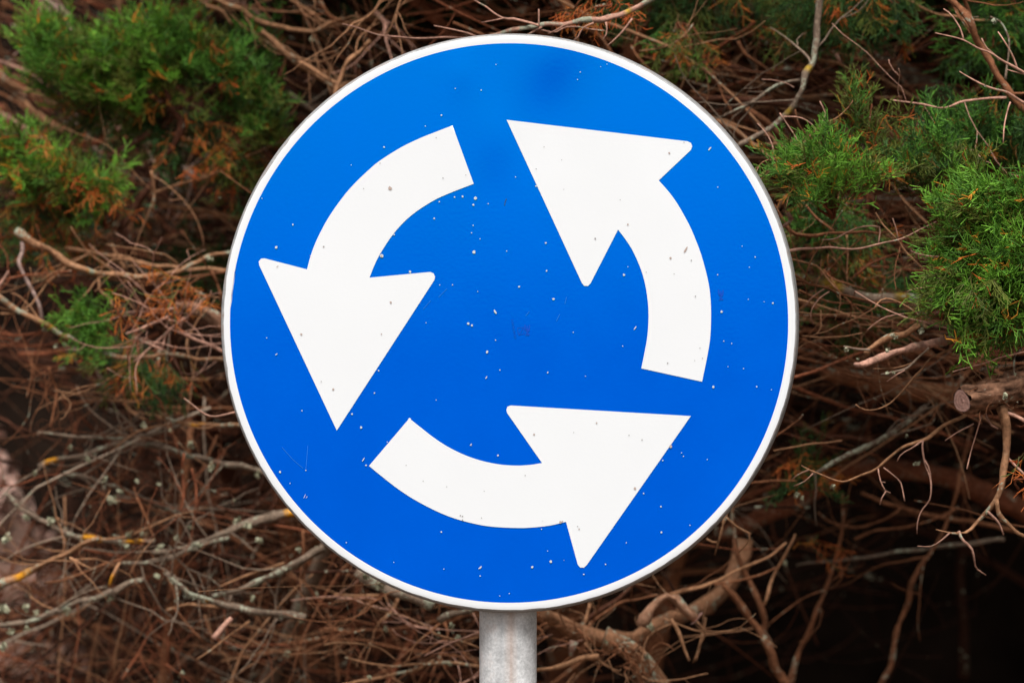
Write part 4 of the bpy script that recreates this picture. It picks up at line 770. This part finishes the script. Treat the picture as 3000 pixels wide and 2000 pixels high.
def tangle(n, Y0, Y1, rmin, rmax, lmin, lmax, keep, vx0=-350, vx1=2700, vy0=-300, vy1=1900, sub=2, pal=None, deep=False):
    cnt = 0
    while cnt < n:
        vx, vy = rng.uniform(vx0, vx1), rng.uniform(vy0, vy1); h = hollow(vx, vy)
        cnt += 1
        if rng.random() < h * keep: continue
        Y = rng.uniform(Y0, Y1)
        if vx < 70 and vy < 900 and Y > 3.4: continue
        if vx < 150 and 880 < vy < 1330 and Y > 3.2 and rng.random() < 0.85: continue
        if vx < 900: Y += 0.18
        p = at(vx / .784, vy / .784, Y)
        a = field(vx, vy) + rng.normal(0, 20)
        q = rng.random()
        if q < 0.16: a = rng.uniform(-90, 90)
        elif q < 0.34 and vy > 1000 and vx < 1250: a = 90 + rng.normal(0, 18)
        a = R(a); d = np.array((math.cos(a), rng.normal(0, 0.22), -math.sin(a))) * rng.choice((-1, 1))
        ln = rng.uniform(lmin, lmax); r = rmin + (rmax - rmin) * rng.random() ** 2.2
        P, rr = grow(np.array(p) - d / np.linalg.norm(d) * ln * 0.5, d, ln, r, 0.38, 9)
        if h == 1.0 and Y < 3.3: continue
        ends = [((q_[0] / (K * q_[1]) + 1500) * .784, (1000 - (q_[2] - CAMZ) / (K * q_[1])) * .784, q_[1]) for q_ in P[::3]]
        if any(in_foliage(*e_) for e_ in ends): continue
        if Y > 3.25 and any(e_[0] < 135 and 870 < e_[1] < 1330 for e_ in ends) and rng.random() < 0.7: continue
        if sum(hollow(e_[0], e_[1]) == 1.0 for e_ in ends) >= 2 and not deep and rng.random() < 0.9: continue
        if (P[:, 1] < 2.62).any(): P[:, 1] = np.maximum(P[:, 1], 2.62)
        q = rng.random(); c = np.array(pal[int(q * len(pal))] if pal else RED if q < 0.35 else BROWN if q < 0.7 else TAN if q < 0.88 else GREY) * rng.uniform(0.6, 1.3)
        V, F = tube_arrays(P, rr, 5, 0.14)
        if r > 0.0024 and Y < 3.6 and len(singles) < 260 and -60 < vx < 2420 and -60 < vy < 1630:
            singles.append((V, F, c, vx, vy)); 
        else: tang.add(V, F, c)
        for _ in range(sub):
            k = rng.integers(2, 9); P2, r2 = grow(P[k], (P[k] - P[k - 1]) / np.linalg.norm(P[k] - P[k - 1]) + rng.normal(0, .6, 3) * np.array((1, .6, 1)), ln * rng.uniform(.15, .4), rr[k] * 0.6, 0.5, 6)
            V, F = tube_arrays(P2, r2, 4); tang.add(V, F, c * rng.uniform(.9, 1.2))
tangle(430, 2.9, 3.4, 0.0006, 0.0036, 0.2, 0.65, 0.99, pal=(SHADE_TONE, SHADE_TONE, DARK, RED, BROWN, BROWN, TAN, (.34, .255, .185)))
tangle(1250, 3.3, 3.95, 0.0009, 0.0055, 0.25, 0.8, 0.99, pal=(SHADE_TONE, SHADE_TONE, SHADE_TONE, DARK, DARK, RED, BROWN))
tangle(900, 3.9, 4.9, 0.0018, 0.012, 0.35, 1.0, 0.98, sub=1, pal=(SHADE_TONE, SHADE_TONE, SHADE_TONE, SHADE_TONE, DARK))  # deepest layer coloured almost wholly dark in place of occlusion
tangle(150, 2.95, 3.5, 0.0012, 0.0055, 0.15, 0.5, 0.9, 1380, 2200, 90, 430, pal=(DARK, RED, BROWN, TAN))
tangle(150, 2.85, 3.4, 0.0007, 0.0040, 0.10, 0.35, 0.9, 1830, 2300, 450, 900)
tangle(300, 3.15, 3.8, 0.0007, 0.0042, 0.15, 0.5, 0.9, -60, 900, 880, 1568, pal=(SHADE_TONE, DARK, RED, BROWN))
tangle(100, 3.2, 3.8, 0.0016, 0.0065, 0.2, 0.6, 0.9, -60, 1000, -60, 560, pal=(DARK, RED, BROWN, TAN))
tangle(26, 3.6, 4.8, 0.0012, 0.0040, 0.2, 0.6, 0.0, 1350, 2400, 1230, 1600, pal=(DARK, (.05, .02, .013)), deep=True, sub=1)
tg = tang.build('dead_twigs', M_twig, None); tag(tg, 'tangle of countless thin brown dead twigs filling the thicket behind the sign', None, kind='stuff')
for V, F, c, vx, vy in singles:
    key = ('DT' if vy < 480 else 'DM' if vy < 900 else 'DL') if vx < 1170 else ('DR')
    b = Buf(); b.add(V, F, c); b.build('branch', M_bark, T[key])

# ------------------------------------------------------------------ lichen tufts on the branches
def lichen_mesh(seed):
    q = random.Random(seed); b = Buf()
    for _ in range(26):
        d = Vector((q.gauss(0, 1), q.gauss(0, 1), q.gauss(0, 1))).normalized(); o = d * q.uniform(0.15, 0.6); a = d.orthogonal().normalized(); c = d.cross(a)
        s = q.uniform(0.25, 0.5); v = [tuple(o + a * s * x + c * s * y + d * z * s) for x, y, z in ((-.5, -.2, -.3), (.5, -.3, -.2), (.7, .6, .5), (0, .9, .8), (-.6, .5, .4))]
        sh = q.uniform(.75, 1.15); b.add(v, [(0, 1, 2, 3, 4)], (.37 * sh, .355 * sh, .23 * sh))
    return b.mesh('lichen_tuft', M_leaf, smooth=False)
LM_ = [lichen_mesh(i) for i in range(5)]
def lichen(tree, crop, x, y, r, Y, col=(1, 1, 1)):
    if tree == 'DL': r *= 1.05
    p = atc(crop, x, y, Y - 0.008); s = r / CROPS[crop][2] * K * Y
    o = bpy.data.objects.new('lichen_tuft', random.choice(LM_)); COL.objects.link(o); o.parent = T[tree]
    o.location = p - T[tree].location; o.scale = (s, s * .8, s * random.uniform(.7, 1)); o.rotation_euler = [random.uniform(0, 6) for _ in range(3)]
    o.color = (*col, 1)
for x, y, r in ((580, 100, 28), (1385, 150, 45), (1250, 15, 28), (740, 370, 48), (790, 310, 28), (690, 230, 34), (900, 245, 22), (1040, 265, 18), (1690, 195, 40), (850, 585, 40), (940, 590, 34), (830, 670, 30), (1050, 680, 42), (1250, 545, 30), (1160, 610, 34), (1310, 660, 28), (1560, 500, 40), (1620, 540, 36), (1700, 630, 40), (1960, 690, 28), (2090, 690, 36), (330, 500, 44), (170, 480, 30), (40, 620, 48), (730, 1010, 42), (20, 1090, 55), (170, 1080, 40), (235, 1110, 34), (440, 1090, 42), (75, 1230, 34), (180, 1210, 30), (20, 1330, 45), (1240, 990, 34), (1340, 1020, 30), (1660, 1010, 34), (1980, 1150, 34), (1890, 1380, 36), (1030, 870, 30), (1540, 370, 16), (2080, 980, 18), (230, 190, 26), (1190, 1510, 34)):
    lichen('DL', 'BL', x, y, r, 3.1)
for x, y, r in ((290, 700, 34), (365, 810, 26), (430, 808, 34), (1090, 850, 26), (830, 350, 22), (1120, 1365, 24), (945, 1330, 34), (1250, 1465, 40), (460, 1480, 30), (1380, 240, 30)): lichen('DM', 'LM', x, y, r, 3.08)
for x, y, r, Y in ((1110, 1040, 38, 3.35), (1745, 968, 28, 3.25), (1645, 660, 26, 3.2), (1880, 730, 30, 3.3), (2050, 260, 26, 3.2)): lichen('DT', 'TL', x, y, r, Y)
for x, y, r, Y in ((1120, 950, 30, 2.66), (1340, 830, 36, 2.68), (850, 950, 26, 2.66), (925, 1010, 18, 2.62), (1170, 865, 30, 2.67), (1120, 1105, 22, 2.64), (1160, 1100, 20, 2.64), (1890, 1250, 30, 2.6), (1960, 1110, 20, 2.63)): lichen('RF', 'RM', x, y, r, Y, (1.1, 1.12, 1.15))
for x, y, r, Y in ((1540, 310, 28, 2.75), (1060, 440, 24, 2.76), (850, 490, 30, 2.9), (880, 510, 26, 2.9), (785, 880, 28, 3.1), (1940, 590, 16, 2.61), (1480, 150, 18, 2.9)): lichen('DR', 'BR', x, y, r, Y)
for x, y, r, Y in ((2050, 140, 34, 2.7), (1985, 565, 12, 2.61)): lichen('TE', 'TR', x, y, r, Y, (1, 1.05, 1.1))
for x, y, r, Y in ((1690, 778, 22, 2.97), (1940, 860, 26, 2.95), (1960, 690, 36, 2.95)): lichen('GN', 'BC', x, y, r, Y)
for x, y, r, Y in ((760, 680, 30, 2.9), (330, 440, 40, 2.9), (250, 380, 34, 2.9), (370, 700, 22, 3.0), (750, 905, 24, 2.97), (800, 745, 22, 2.9), (680, 730, 26, 2.93), (270, 990, 22, 2.97)): lichen('DL', 'BC', x, y, r, Y)

for Q, rad, tree, n, c in SPAWN:
    if tree not in ('DL', 'DM') or rad.max() < 0.0035 or c[0] - c[2] > 0.2: continue
    for _ in range(max(2, int(len(Q) * 0.10))):
        i = int(rng.integers(1, len(Q) - 1)); o = bpy.data.objects.new('lichen_tuft', random.choice(LM_)); COL.objects.link(o); o.parent = T[tree]
        s_ = random.uniform(0.5, 1.15) * 0.0055
        o.location = Vector(Q[i]) + Vector((random.gauss(0, .3), -0.7, random.gauss(0, .7))) * float(rad[i]) - T[tree].location
        o.scale = (s_ * random.uniform(1, 2), s_ * .8, s_ * random.uniform(.6, 1)); o.rotation_euler = [random.uniform(0, 6) for _ in range(3)]; k_ = random.uniform(.6, 1.0); o.color = (k_, k_, k_ * 1.05, 1)

# ------------------------------------------------------------------ foliage
def spray_mesh(seed, dead=0.1, sparse=1.0):
    """one cypress spray about 50 mm long: cord-like branchlets, growing along +Z; Col multiplies the object's colour"""
    g = np.random.default_rng(seed); b = Buf()
    def cord(P0, d, ln, r, n, col0, col1):
        P = [np.array(P0)]; d = np.array(d, float); bend = g.normal(0, 0.12, 3)
        for _ in range(n):
            d = d + bend + np.array((0, 0, 0.10)) ; d /= np.linalg.norm(d); P.append(P[-1] + d * ln / n)
        P = np.array(P); V, F = tube_arrays(P, np.linspace(r, r * 0.72, n + 1), 3, 0, cap=False)
        t = np.repeat(np.linspace(0, 1, n + 1), 3)[:, None]; b.add(V, F, np.array(col0) * (1 - t) + np.array(col1) * t)
        return P, d
    OLD, MID, TIP = (0.8, 0.6, 0.9), (0.9, 0.9, 0.9), (1.65, 1.6, 1.3)
    DEAD = (5.6, 0.95, 0.9)
    P, d = cord((0, 0, 0), (g.normal(0, .15), g.normal(0, .15), 1), 0.05, 0.00065, 8, (1.2, .7, 1.0), MID)
    fl = g.uniform(0, 6.28)
    for i in range(1, 9):
        for sgn in (-1, 1):
            if g.random() > 0.9 * sparse: continue
            an = fl + (0 if sgn > 0 else math.pi) + g.normal(0, 0.6); tilt = g.uniform(0.55, 1.0)
            dd = (math.cos(an) * math.sin(tilt), math.sin(an) * math.sin(tilt), math.cos(tilt))
            ln = (0.026 - 0.0018 * i) * g.uniform(0.7, 1.3); isd = g.random() < dead
            A, d2 = cord(P[i], dd, ln, 0.0005, 3, DEAD if isd else OLD, DEAD if isd else TIP)
            for j in (1, 1, 2, 2, 3, 3):
                if g.random() > 0.78 * sparse: continue
                an2 = g.uniform(0, 6.28); sd = np.array(dd) + 0.85 * np.array((math.cos(an2), math.sin(an2), g.uniform(-.2, .6)))
                cord(A[j] if j < 4 else A[-1], sd / np.linalg.norm(sd), g.uniform(0.005, 0.0115), 0.00044, 1 if j == 3 else 2, DEAD if isd else MID, DEAD if isd else TIP)
    return b
SPR_B = [spray_mesh(100 + i, 0.02) for i in range(9)]
SPR_D = [spray_mesh(200 + i, 0.16, 0.85) for i in range(6)]
SPR_X = [spray_mesh(300 + i, 1.0, 0.45) for i in range(4)]
SPR = {k: [b.mesh('foliage_spray', M_leaf) for b in bs] for k, bs in (('G', SPR_B), ('D', SPR_D), ('X', SPR_X))}
BRIGHT = (0.115, 0.270, 0.028); GREEN = (0.068, 0.180, 0.024); DGREEN = (0.030, 0.080, 0.017); OLIVE = (0.095, 0.120, 0.020); DEADC = (0.100, 0.150, 0.028)
count = {k: 0 for k in T}; clumpbuf = {}
def put_spray(tree, p, axis, s, kind, col, limit=290):
    axis = Vector(axis).normalized(); qv = Vector((0, 0, 1)).rotation_difference(axis) @ Matrix.Rotation(random.uniform(0, 6.28), 3, 'Z').to_quaternion()
    i = random.randrange(len(SPR[kind]))
    if count[tree] < limit:
        o = bpy.data.objects.new('withered_spray' if kind == 'X' else 'foliage_spray', SPR[kind][i]); COL.objects.link(o); o.parent = T[tree]
        o.location = Vector(p) - T[tree].location; o.rotation_mode = 'QUATERNION'; o.rotation_quaternion = qv; o.scale = (s, s, s); o.color = (*col, 1)
        count[tree] += 1
    else:
        src = {'G': SPR_B, 'D': SPR_D, 'X': SPR_X}[kind][i]; V = np.concatenate(src.v); C = np.concatenate(src.c)
        M = np.array(qv.to_matrix()) * s
        clumpbuf.setdefault(tree, Buf()).add(V @ M.T + np.array(p), src.f, C * np.array(col))
def clump(tree, vx, vy, rx, ry, Y, n, cols, up=0.6, size=1.2, dead=0.0, mixed=0.3, dY=0.06, root_off=(0, 0.4), fan=1.0, lim=290):
    n = int(n * (1.7 if dead < 0.9 else 1.0))
    """sprays through an ellipsoid of foliage, growing out from the point where its bough enters"""
    c = at(vx / .784, vy / .784, Y); sx, sz = rx / .784 * K * Y, ry / .784 * K * Y
    base = c + Vector((root_off[0] * sx, dY * 0.8, -root_off[1] * sz * 2))
    tw = Buf()
    for k in range(n):
        while True:
            q = Vector((random.uniform(-1, 1), random.uniform(-1, 1), random.uniform(-1, 1)))
            if q.length < 1 and q.length > 0.25: break
        p = c + Vector((q.x * sx, q.y * dY, q.z * sz))
        ax_ = (p - base).normalized() * fan + Vector((0, -0.25, up)) + Vector((random.gauss(0, .35), random.gauss(0, .35), random.gauss(0, .35)))
        s = size * 1.2 * random.uniform(0.7, 1.25); r = random.random()
        kind = 'X' if r < dead else 'D' if r < dead + mixed else 'G'
        col = random.choice(cols); j = random.uniform(0.75, 1.3); col = tuple(x * j for x in col)
        a_ = ax_.normalized()
        if kind == 'X': a_ = (a_ + Vector((0, 0, -0.9))).normalized(); col = tuple(x * random.uniform(.7, 1.1) for x in DEADC)
        put_spray(tree, p - a_ * 0.025 * s, a_, s, kind, col, lim)
        if k % 4 == 0:
            P = np.array([base, base.lerp(p, 0.5) + Vector((random.gauss(0, .008), random.gauss(0, .008), random.gauss(0, .008))), p]); Q, t = resample(P, 0.015)
            V, F = tube_arrays(Q, np.linspace(0.0018, 0.0008, len(Q)), 5, 0.1); tw.add(V, F, np.array(RED) * random.uniform(.7, 1.2))
    if tw.n: tw.build('spray_stems', M_twig, T[tree], kind='stuff')
# right front cypress
G1 = (BRIGHT, BRIGHT, GREEN, OLIVE)
clump('RF', 2290, 520, 130, 120, 2.64, 58, G1, 0.5, 1.0, 0.02, 0.15, 0.05, (0.9, 0.2))
clump('RF', 2235, 650, 90, 100, 2.63, 44, G1, 0.1, 1.0, 0.05, 0.3, 0.05, (0.9, -0.2))
clump('RF', 2330, 690, 110, 90, 2.64, 40, G1, 0.0, 1.0, 0.03, 0.15, 0.04, (0.5, -0.3))
clump('RF', 1890, 405, 110, 65, 2.66, 40, G1, 0.5, 0.9, 0.07, 0.35, 0.05, (0.3, 0.7))
clump('RF', 2150, 385, 85, 70, 2.74, 26, (GREEN, OLIVE, DGREEN), 0.5, 0.9, 0.1, 0.5, 0.05, (0.3, 0.6))
clump('RF', 2270, 770, 14, 24, 2.62, 3, G1, -0.9, 0.7, 1.0, 0, 0.01); clump('RF', 2350, 1085, 24, 50, 2.63, 4, G1, -0.8, 1.0, 1.0, 0, 0.03)
clump('RF', 2340, 965, 30, 16, 2.64, 1, G1, -0.6, 0.9, 1.0, 0, 0.02)
clump('TE', 2240, 330, 140, 75, 2.84, 55, (DGREEN, DGREEN, GREEN), 0.5, 1.0, 0.05, 0.4, 0.07, (0.5, 0.7))
clump('TE', 2300, 80, 110, 90, 3.02, 42, (DGREEN, DGREEN, GREEN), -0.1, 1.0, 0.04, 0.3, 0.08, (0.4, -0.6))
clump('TR', 1990, 290, 50, 60, 2.72, 6, (OLIVE, OLIVE, GREEN), 0.9, 0.9, 0.15, 0.7, 0.03, (0.1, 0.9))
clump('TR', 1965, 225, 30, 45, 2.72, 3, (OLIVE,), 1.2, 0.8, 0.1, 0.8, 0.02, (0.1, 0.9))
clump('TR', 2030, 360, 60, 70, 2.74, 8, (OLIVE, GREEN), 0.2, 0.9, 0.2, 0.6, 0.03, (0.1, 0.4))
clump('TR', 1640, 10, 250, 48, 3.08, 36, (OLIVE, DGREEN, DGREEN), -0.5, 1.0, 0.14, 0.5, 0.08, (0.0, -0.8))  # darker greens carry the canopy's shade in the foliage colour, next clump too
clump('TR', 1930, 30, 160, 62, 2.97, 38, (OLIVE, DGREEN, DGREEN), -0.6, 1.0, 0.08, 0.5, 0.07, (0.0, -0.8))
clump('TR', 1370, 30, 60, 26, 2.8, 12, (OLIVE,), -0.1, 0.8, 1.0, 0, 0.02, (0.6, -0.5))
clump('TR', 1560, 110, 60, 40, 2.95, 14, (OLIVE, GREEN), -0.5, 0.8, 0.35, 0.5, 0.03, (0, -0.8))
clump('DR', 1920, 560, 100, 60, 2.95, 22, (OLIVE, DGREEN), -0.7, 1.0, 0.25, 0.6, 0.05, (0.2, -0.7))
clump('DR', 1980, 680, 120, 70, 3.05, 26, (DGREEN, DGREEN, GREEN), -0.3, 1.0, 0.1, 0.4, 0.06, (0.2, -0.4))
clump('DR', 1870, 480, 60, 50, 2.9, 16, (DGREEN, GREEN), -0.2, 1.0, 0.1, 0.4, 0.04, (0.2, -0.2)); clump('DR', 1860, 1080, 40, 50, 3.1, 8, (DGREEN,), -0.2, 1.0, 0.3, 0.4, 0.04)
clump('DR', 1880, 1275, 20, 22, 3.2, 3, (DGREEN,), -0.6, 1.0, 1.0, 0, 0.02)
# left: flat upper spray
GL = (BRIGHT, BRIGHT, GREEN, OLIVE)
for vx, vy, rx, ry, n in ((115, 130, 50, 45, 20), (230, 135, 65, 40, 20), (330, 135, 65, 45, 18), (410, 125, 45, 48, 16), (520, 150, 75, 45, 22), (180, 215, 85, 38, 16), (340, 225, 100, 40, 18), (560, 225, 70, 42, 15), (620, 300, 60, 30, 9), (600, 95, 14, 20, 3), (395, 68, 14, 18, 3), (95, 85, 14, 18, 3), (290, 92, 14, 14, 2)):
    clump('LT', vx, vy, rx * .95, ry * .9, 3.22, max(2, int(n * 1.05)), GL if vx < 450 else (GREEN, GREEN, DGREEN, OLIVE), 0.7, 1.15, 0.03, 0.25, 0.07, (0.2, 0.7))
for vx, vy, rx, ry, n in ((260, 290, 120, 30, 12), (400, 310, 110, 40, 14), (540, 380, 90, 50, 20)):
    clump('LT', vx, vy, rx, ry, 3.24, n, (OLIVE, DGREEN), -0.4, 1.1, 0.4, 0.5, 0.05, (0.2, -0.4))
for vx, vy, rx, ry, n in ((5, 330, 30, 40, 8), (60, 395, 65, 45, 20), (150, 430, 85, 45, 22), (235, 465, 60, 38, 10)):
    clump('LM', vx, vy, rx, ry, 3.15, n, GL, 0.5, 1.1, 0.22, 0.5, 0.06, (-0.2, 0.7))
for vx, vy, rx, ry, n in ((90, 490, 100, 40, 22), (180, 370, 70, 26, 12), (120, 560, 120, 30, 12)):
    clump('LM', vx, vy, rx, ry, 3.18, n, (OLIVE, DGREEN), -0.4, 1.0, 0.6, 0.4, 0.05, (-0.2, -0.4))
clump('LS', 205, 745, 30, 32, 3.05, 12, (BRIGHT, GREEN), 0.4, 0.9, 0, 0.1, 0.03, (0.9, -0.2))
clump('LS', 290, 820, 60, 60, 3.12, 9, (GREEN, DGREEN, OLIVE), -0.6, 1.0, 0.08, 0.4, 0.04, (0.2, -0.7))
clump('LS', 350, 870, 50, 50, 3.12, 10, (DGREEN, OLIVE), -0.9, 1.0, 0.12, 0.5, 0.04, (0.2, -0.7))
clump('LS', 285, 710, 46, 40, 2.98, 7, GL, -0.2, 1.0, 1.0, 0, 0.02); clump('LS', 390, 675, 60, 26, 3.0, 9, GL, 0.2, 0.9, 1.0, 0, 0.02, (0.5, 0.2)); clump('LS', 310, 850, 20, 50, 3.05, 5, GL, -1, 1.0, 1.0, 0, 0.02, (0, -0.7)); clump('LS', 400, 850, 40, 40, 3.08, 4, GL, -1, 1.0, 1.0, 0, 0.02, (0, -0.7))
clump('LS', 460, 630, 60, 50, 3.35, 16, (DGREEN,), 0, 1.0, 0.1, 0.4, 0.04)
for tree, b in clumpbuf.items(): b.build('foliage', M_leaf, T[tree], kind='stuff')

# ------------------------------------------------------------------ broad-leaved undergrowth at the left
def leaf_mesh(seed):
    q = random.Random(seed); v = []; f = []
    for i in range(6):
        t_ = i / 5; wd = math.sin(math.pi * min(1, t_ * .94 + .03)) ** .8 * .28
        for s_ in (-1, 0, 1): v.append((s_ * wd, t_, -abs(s_) * -.08 - .25 * t_ * t_ * q.uniform(.6, 1.2)))
    for i in range(5):
        for s_ in (0, 1): a = i * 3 + s_; f.append((a, a + 1, a + 4, a + 3))
    b = Buf(); b.add(v, f, (1, 1, 1)); return b.mesh('leaf', M_leaf)
LF = [leaf_mesh(i) for i in range(3)]
stems = Buf()
for k in range(17):
    p = at(random.uniform(20, 640), random.uniform(700, 900), random.uniform(3.45, 3.75)); P, rr = grow(np.array(p), (random.gauss(0, .5), -.2, .7), random.uniform(.08, .16), .0012, .3, 7)
    V, F = tube_arrays(P, rr, 5); stems.add(V, F, (.12, .13, .05))
    for j in range(1, 8):
        for s_ in (-1, 1):
            o = bpy.data.objects.new('leaf', random.choice(LF)); COL.objects.link(o); o.parent = T['LA']; o.location = Vector(P[j]) - T['LA'].location
            s = random.uniform(.016, .028); o.scale = (s, s, s); o.rotation_euler = (random.uniform(-.7, .9), random.uniform(-.5, .5), s_ * random.uniform(.7, 2.2) + random.uniform(-.4, .4))
            j_ = random.uniform(.7, 1.4); o.color = (.035 * j_, .085 * j_, .035 * j_, 1)
stems.build('stem', M_twig, T['LA'], kind='stuff')

# ------------------------------------------------------------------ pale dry litter on a mound seen through the gaps at far left
mv = []; mf = []; mx = list(np.linspace(-1, 1, 21)); 
for yy in mx:
    for xx in mx:
        h = max(0, 1 - xx * xx - yy * yy) ** 0.5
        mv.append((-1.22 + 0.42 * xx, 5.0 + 0.45 * yy, -0.05 + 1.55 * h + 0.05 * math.sin(9 * xx + 4 * yy)))
mf = [(j * 21 + i, j * 21 + i + 1, (j + 1) * 21 + i + 1, (j + 1) * 21 + i) for j in range(20) for i in range(20)]
raw_mesh('dry_mound', mv, mf, M_dry, None, kind='structure')
dl = Buf(); q_ = random.Random(5)
for k in range(420):
    xx, yy = q_.uniform(-.9, .9), q_.uniform(-.95, .2); h = 1 - xx * xx - yy * yy
    if h <= 0.02: continue
    c_ = Vector((-1.22 + .42 * xx, 5.0 + .45 * yy, -.03 + 1.55 * h ** .5 + .05 * math.sin(9 * xx + 4 * yy))); d_ = Vector((q_.gauss(0, 1), q_.gauss(0, 1) - .5, q_.gauss(0, 1))).normalized(); a_ = d_.orthogonal().normalized(); e_ = d_.cross(a_); s_ = q_.uniform(.010, .028)
    sh = q_.uniform(.6, 1.2); dl.add([tuple(c_ + a_ * s_ * math.cos(t_) + e_ * s_ * .7 * math.sin(t_) + d_ * .3 * s_ * math.cos(2 * t_)) for t_ in (0, 1.05, 2.1, 3.14, 4.2, 5.25)], [(0, 1, 2, 3, 4, 5)], (.72 * sh, .45 * sh, .36 * sh))
dl_ = dl.build('leaf_litter', M_leaf, None, smooth=False); tag(dl_, 'pale pinkish dry leaves lying on the mound behind the thicket', None, kind='stuff')

# ------------------------------------------------------------------ unseen leaf crowns added out of view to shade the thicket
def shade_crown(tree, x0, x1, y0, y1, z0, z1, n):
    rr = np.random.default_rng(len(tree) + n); cc = rr.uniform((x0, y0, z0), (x1, y1, z1), (max(8, n // 300), 3))
    c = cc[rr.integers(0, len(cc), n)] + rr.normal(0, .16, (n, 3)); c[:, 2] = np.maximum(c[:, 2], z0 - .1); c[:, 0] = np.maximum(c[:, 0], x0 - .03)
    d = rr.normal(0, 1, (n, 3)); d /= np.linalg.norm(d, axis=1)[:, None]; e = np.cross(d, rr.normal(0, 1, (n, 3))); e /= np.linalg.norm(e, axis=1)[:, None]
    s = rr.uniform(.02, .05, (n, 1)); V = np.stack([c - d * s, c + e * s * .35, c + d * s, c - e * s * .35], 1).reshape(-1, 3)
    F = [(4 * i, 4 * i + 1, 4 * i + 2, 4 * i + 3) for i in range(n)]
    b = Buf(); b.add(V, F, np.repeat(np.array(DGREEN)[None] * rr.uniform(.7, 1.7, (n, 1)), 4, 0)); b.build('shade_crown', M_leaf, T[tree], kind='stuff', smooth=False)
shade_crown('LT', -0.58, 0.1, 3.18, 4.9, 2.28, 3.4, 30000)
shade_crown('TR', -0.1, 1.0, 2.70, 5.2, 2.22, 3.5, 26000); shade_crown('TE', 0.6, 2.4, 2.62, 5.6, 2.18, 3.5, 34000); shade_crown('RF', 1.4, 2.6, 2.6, 4.4, 0.9, 2.6, 14000)
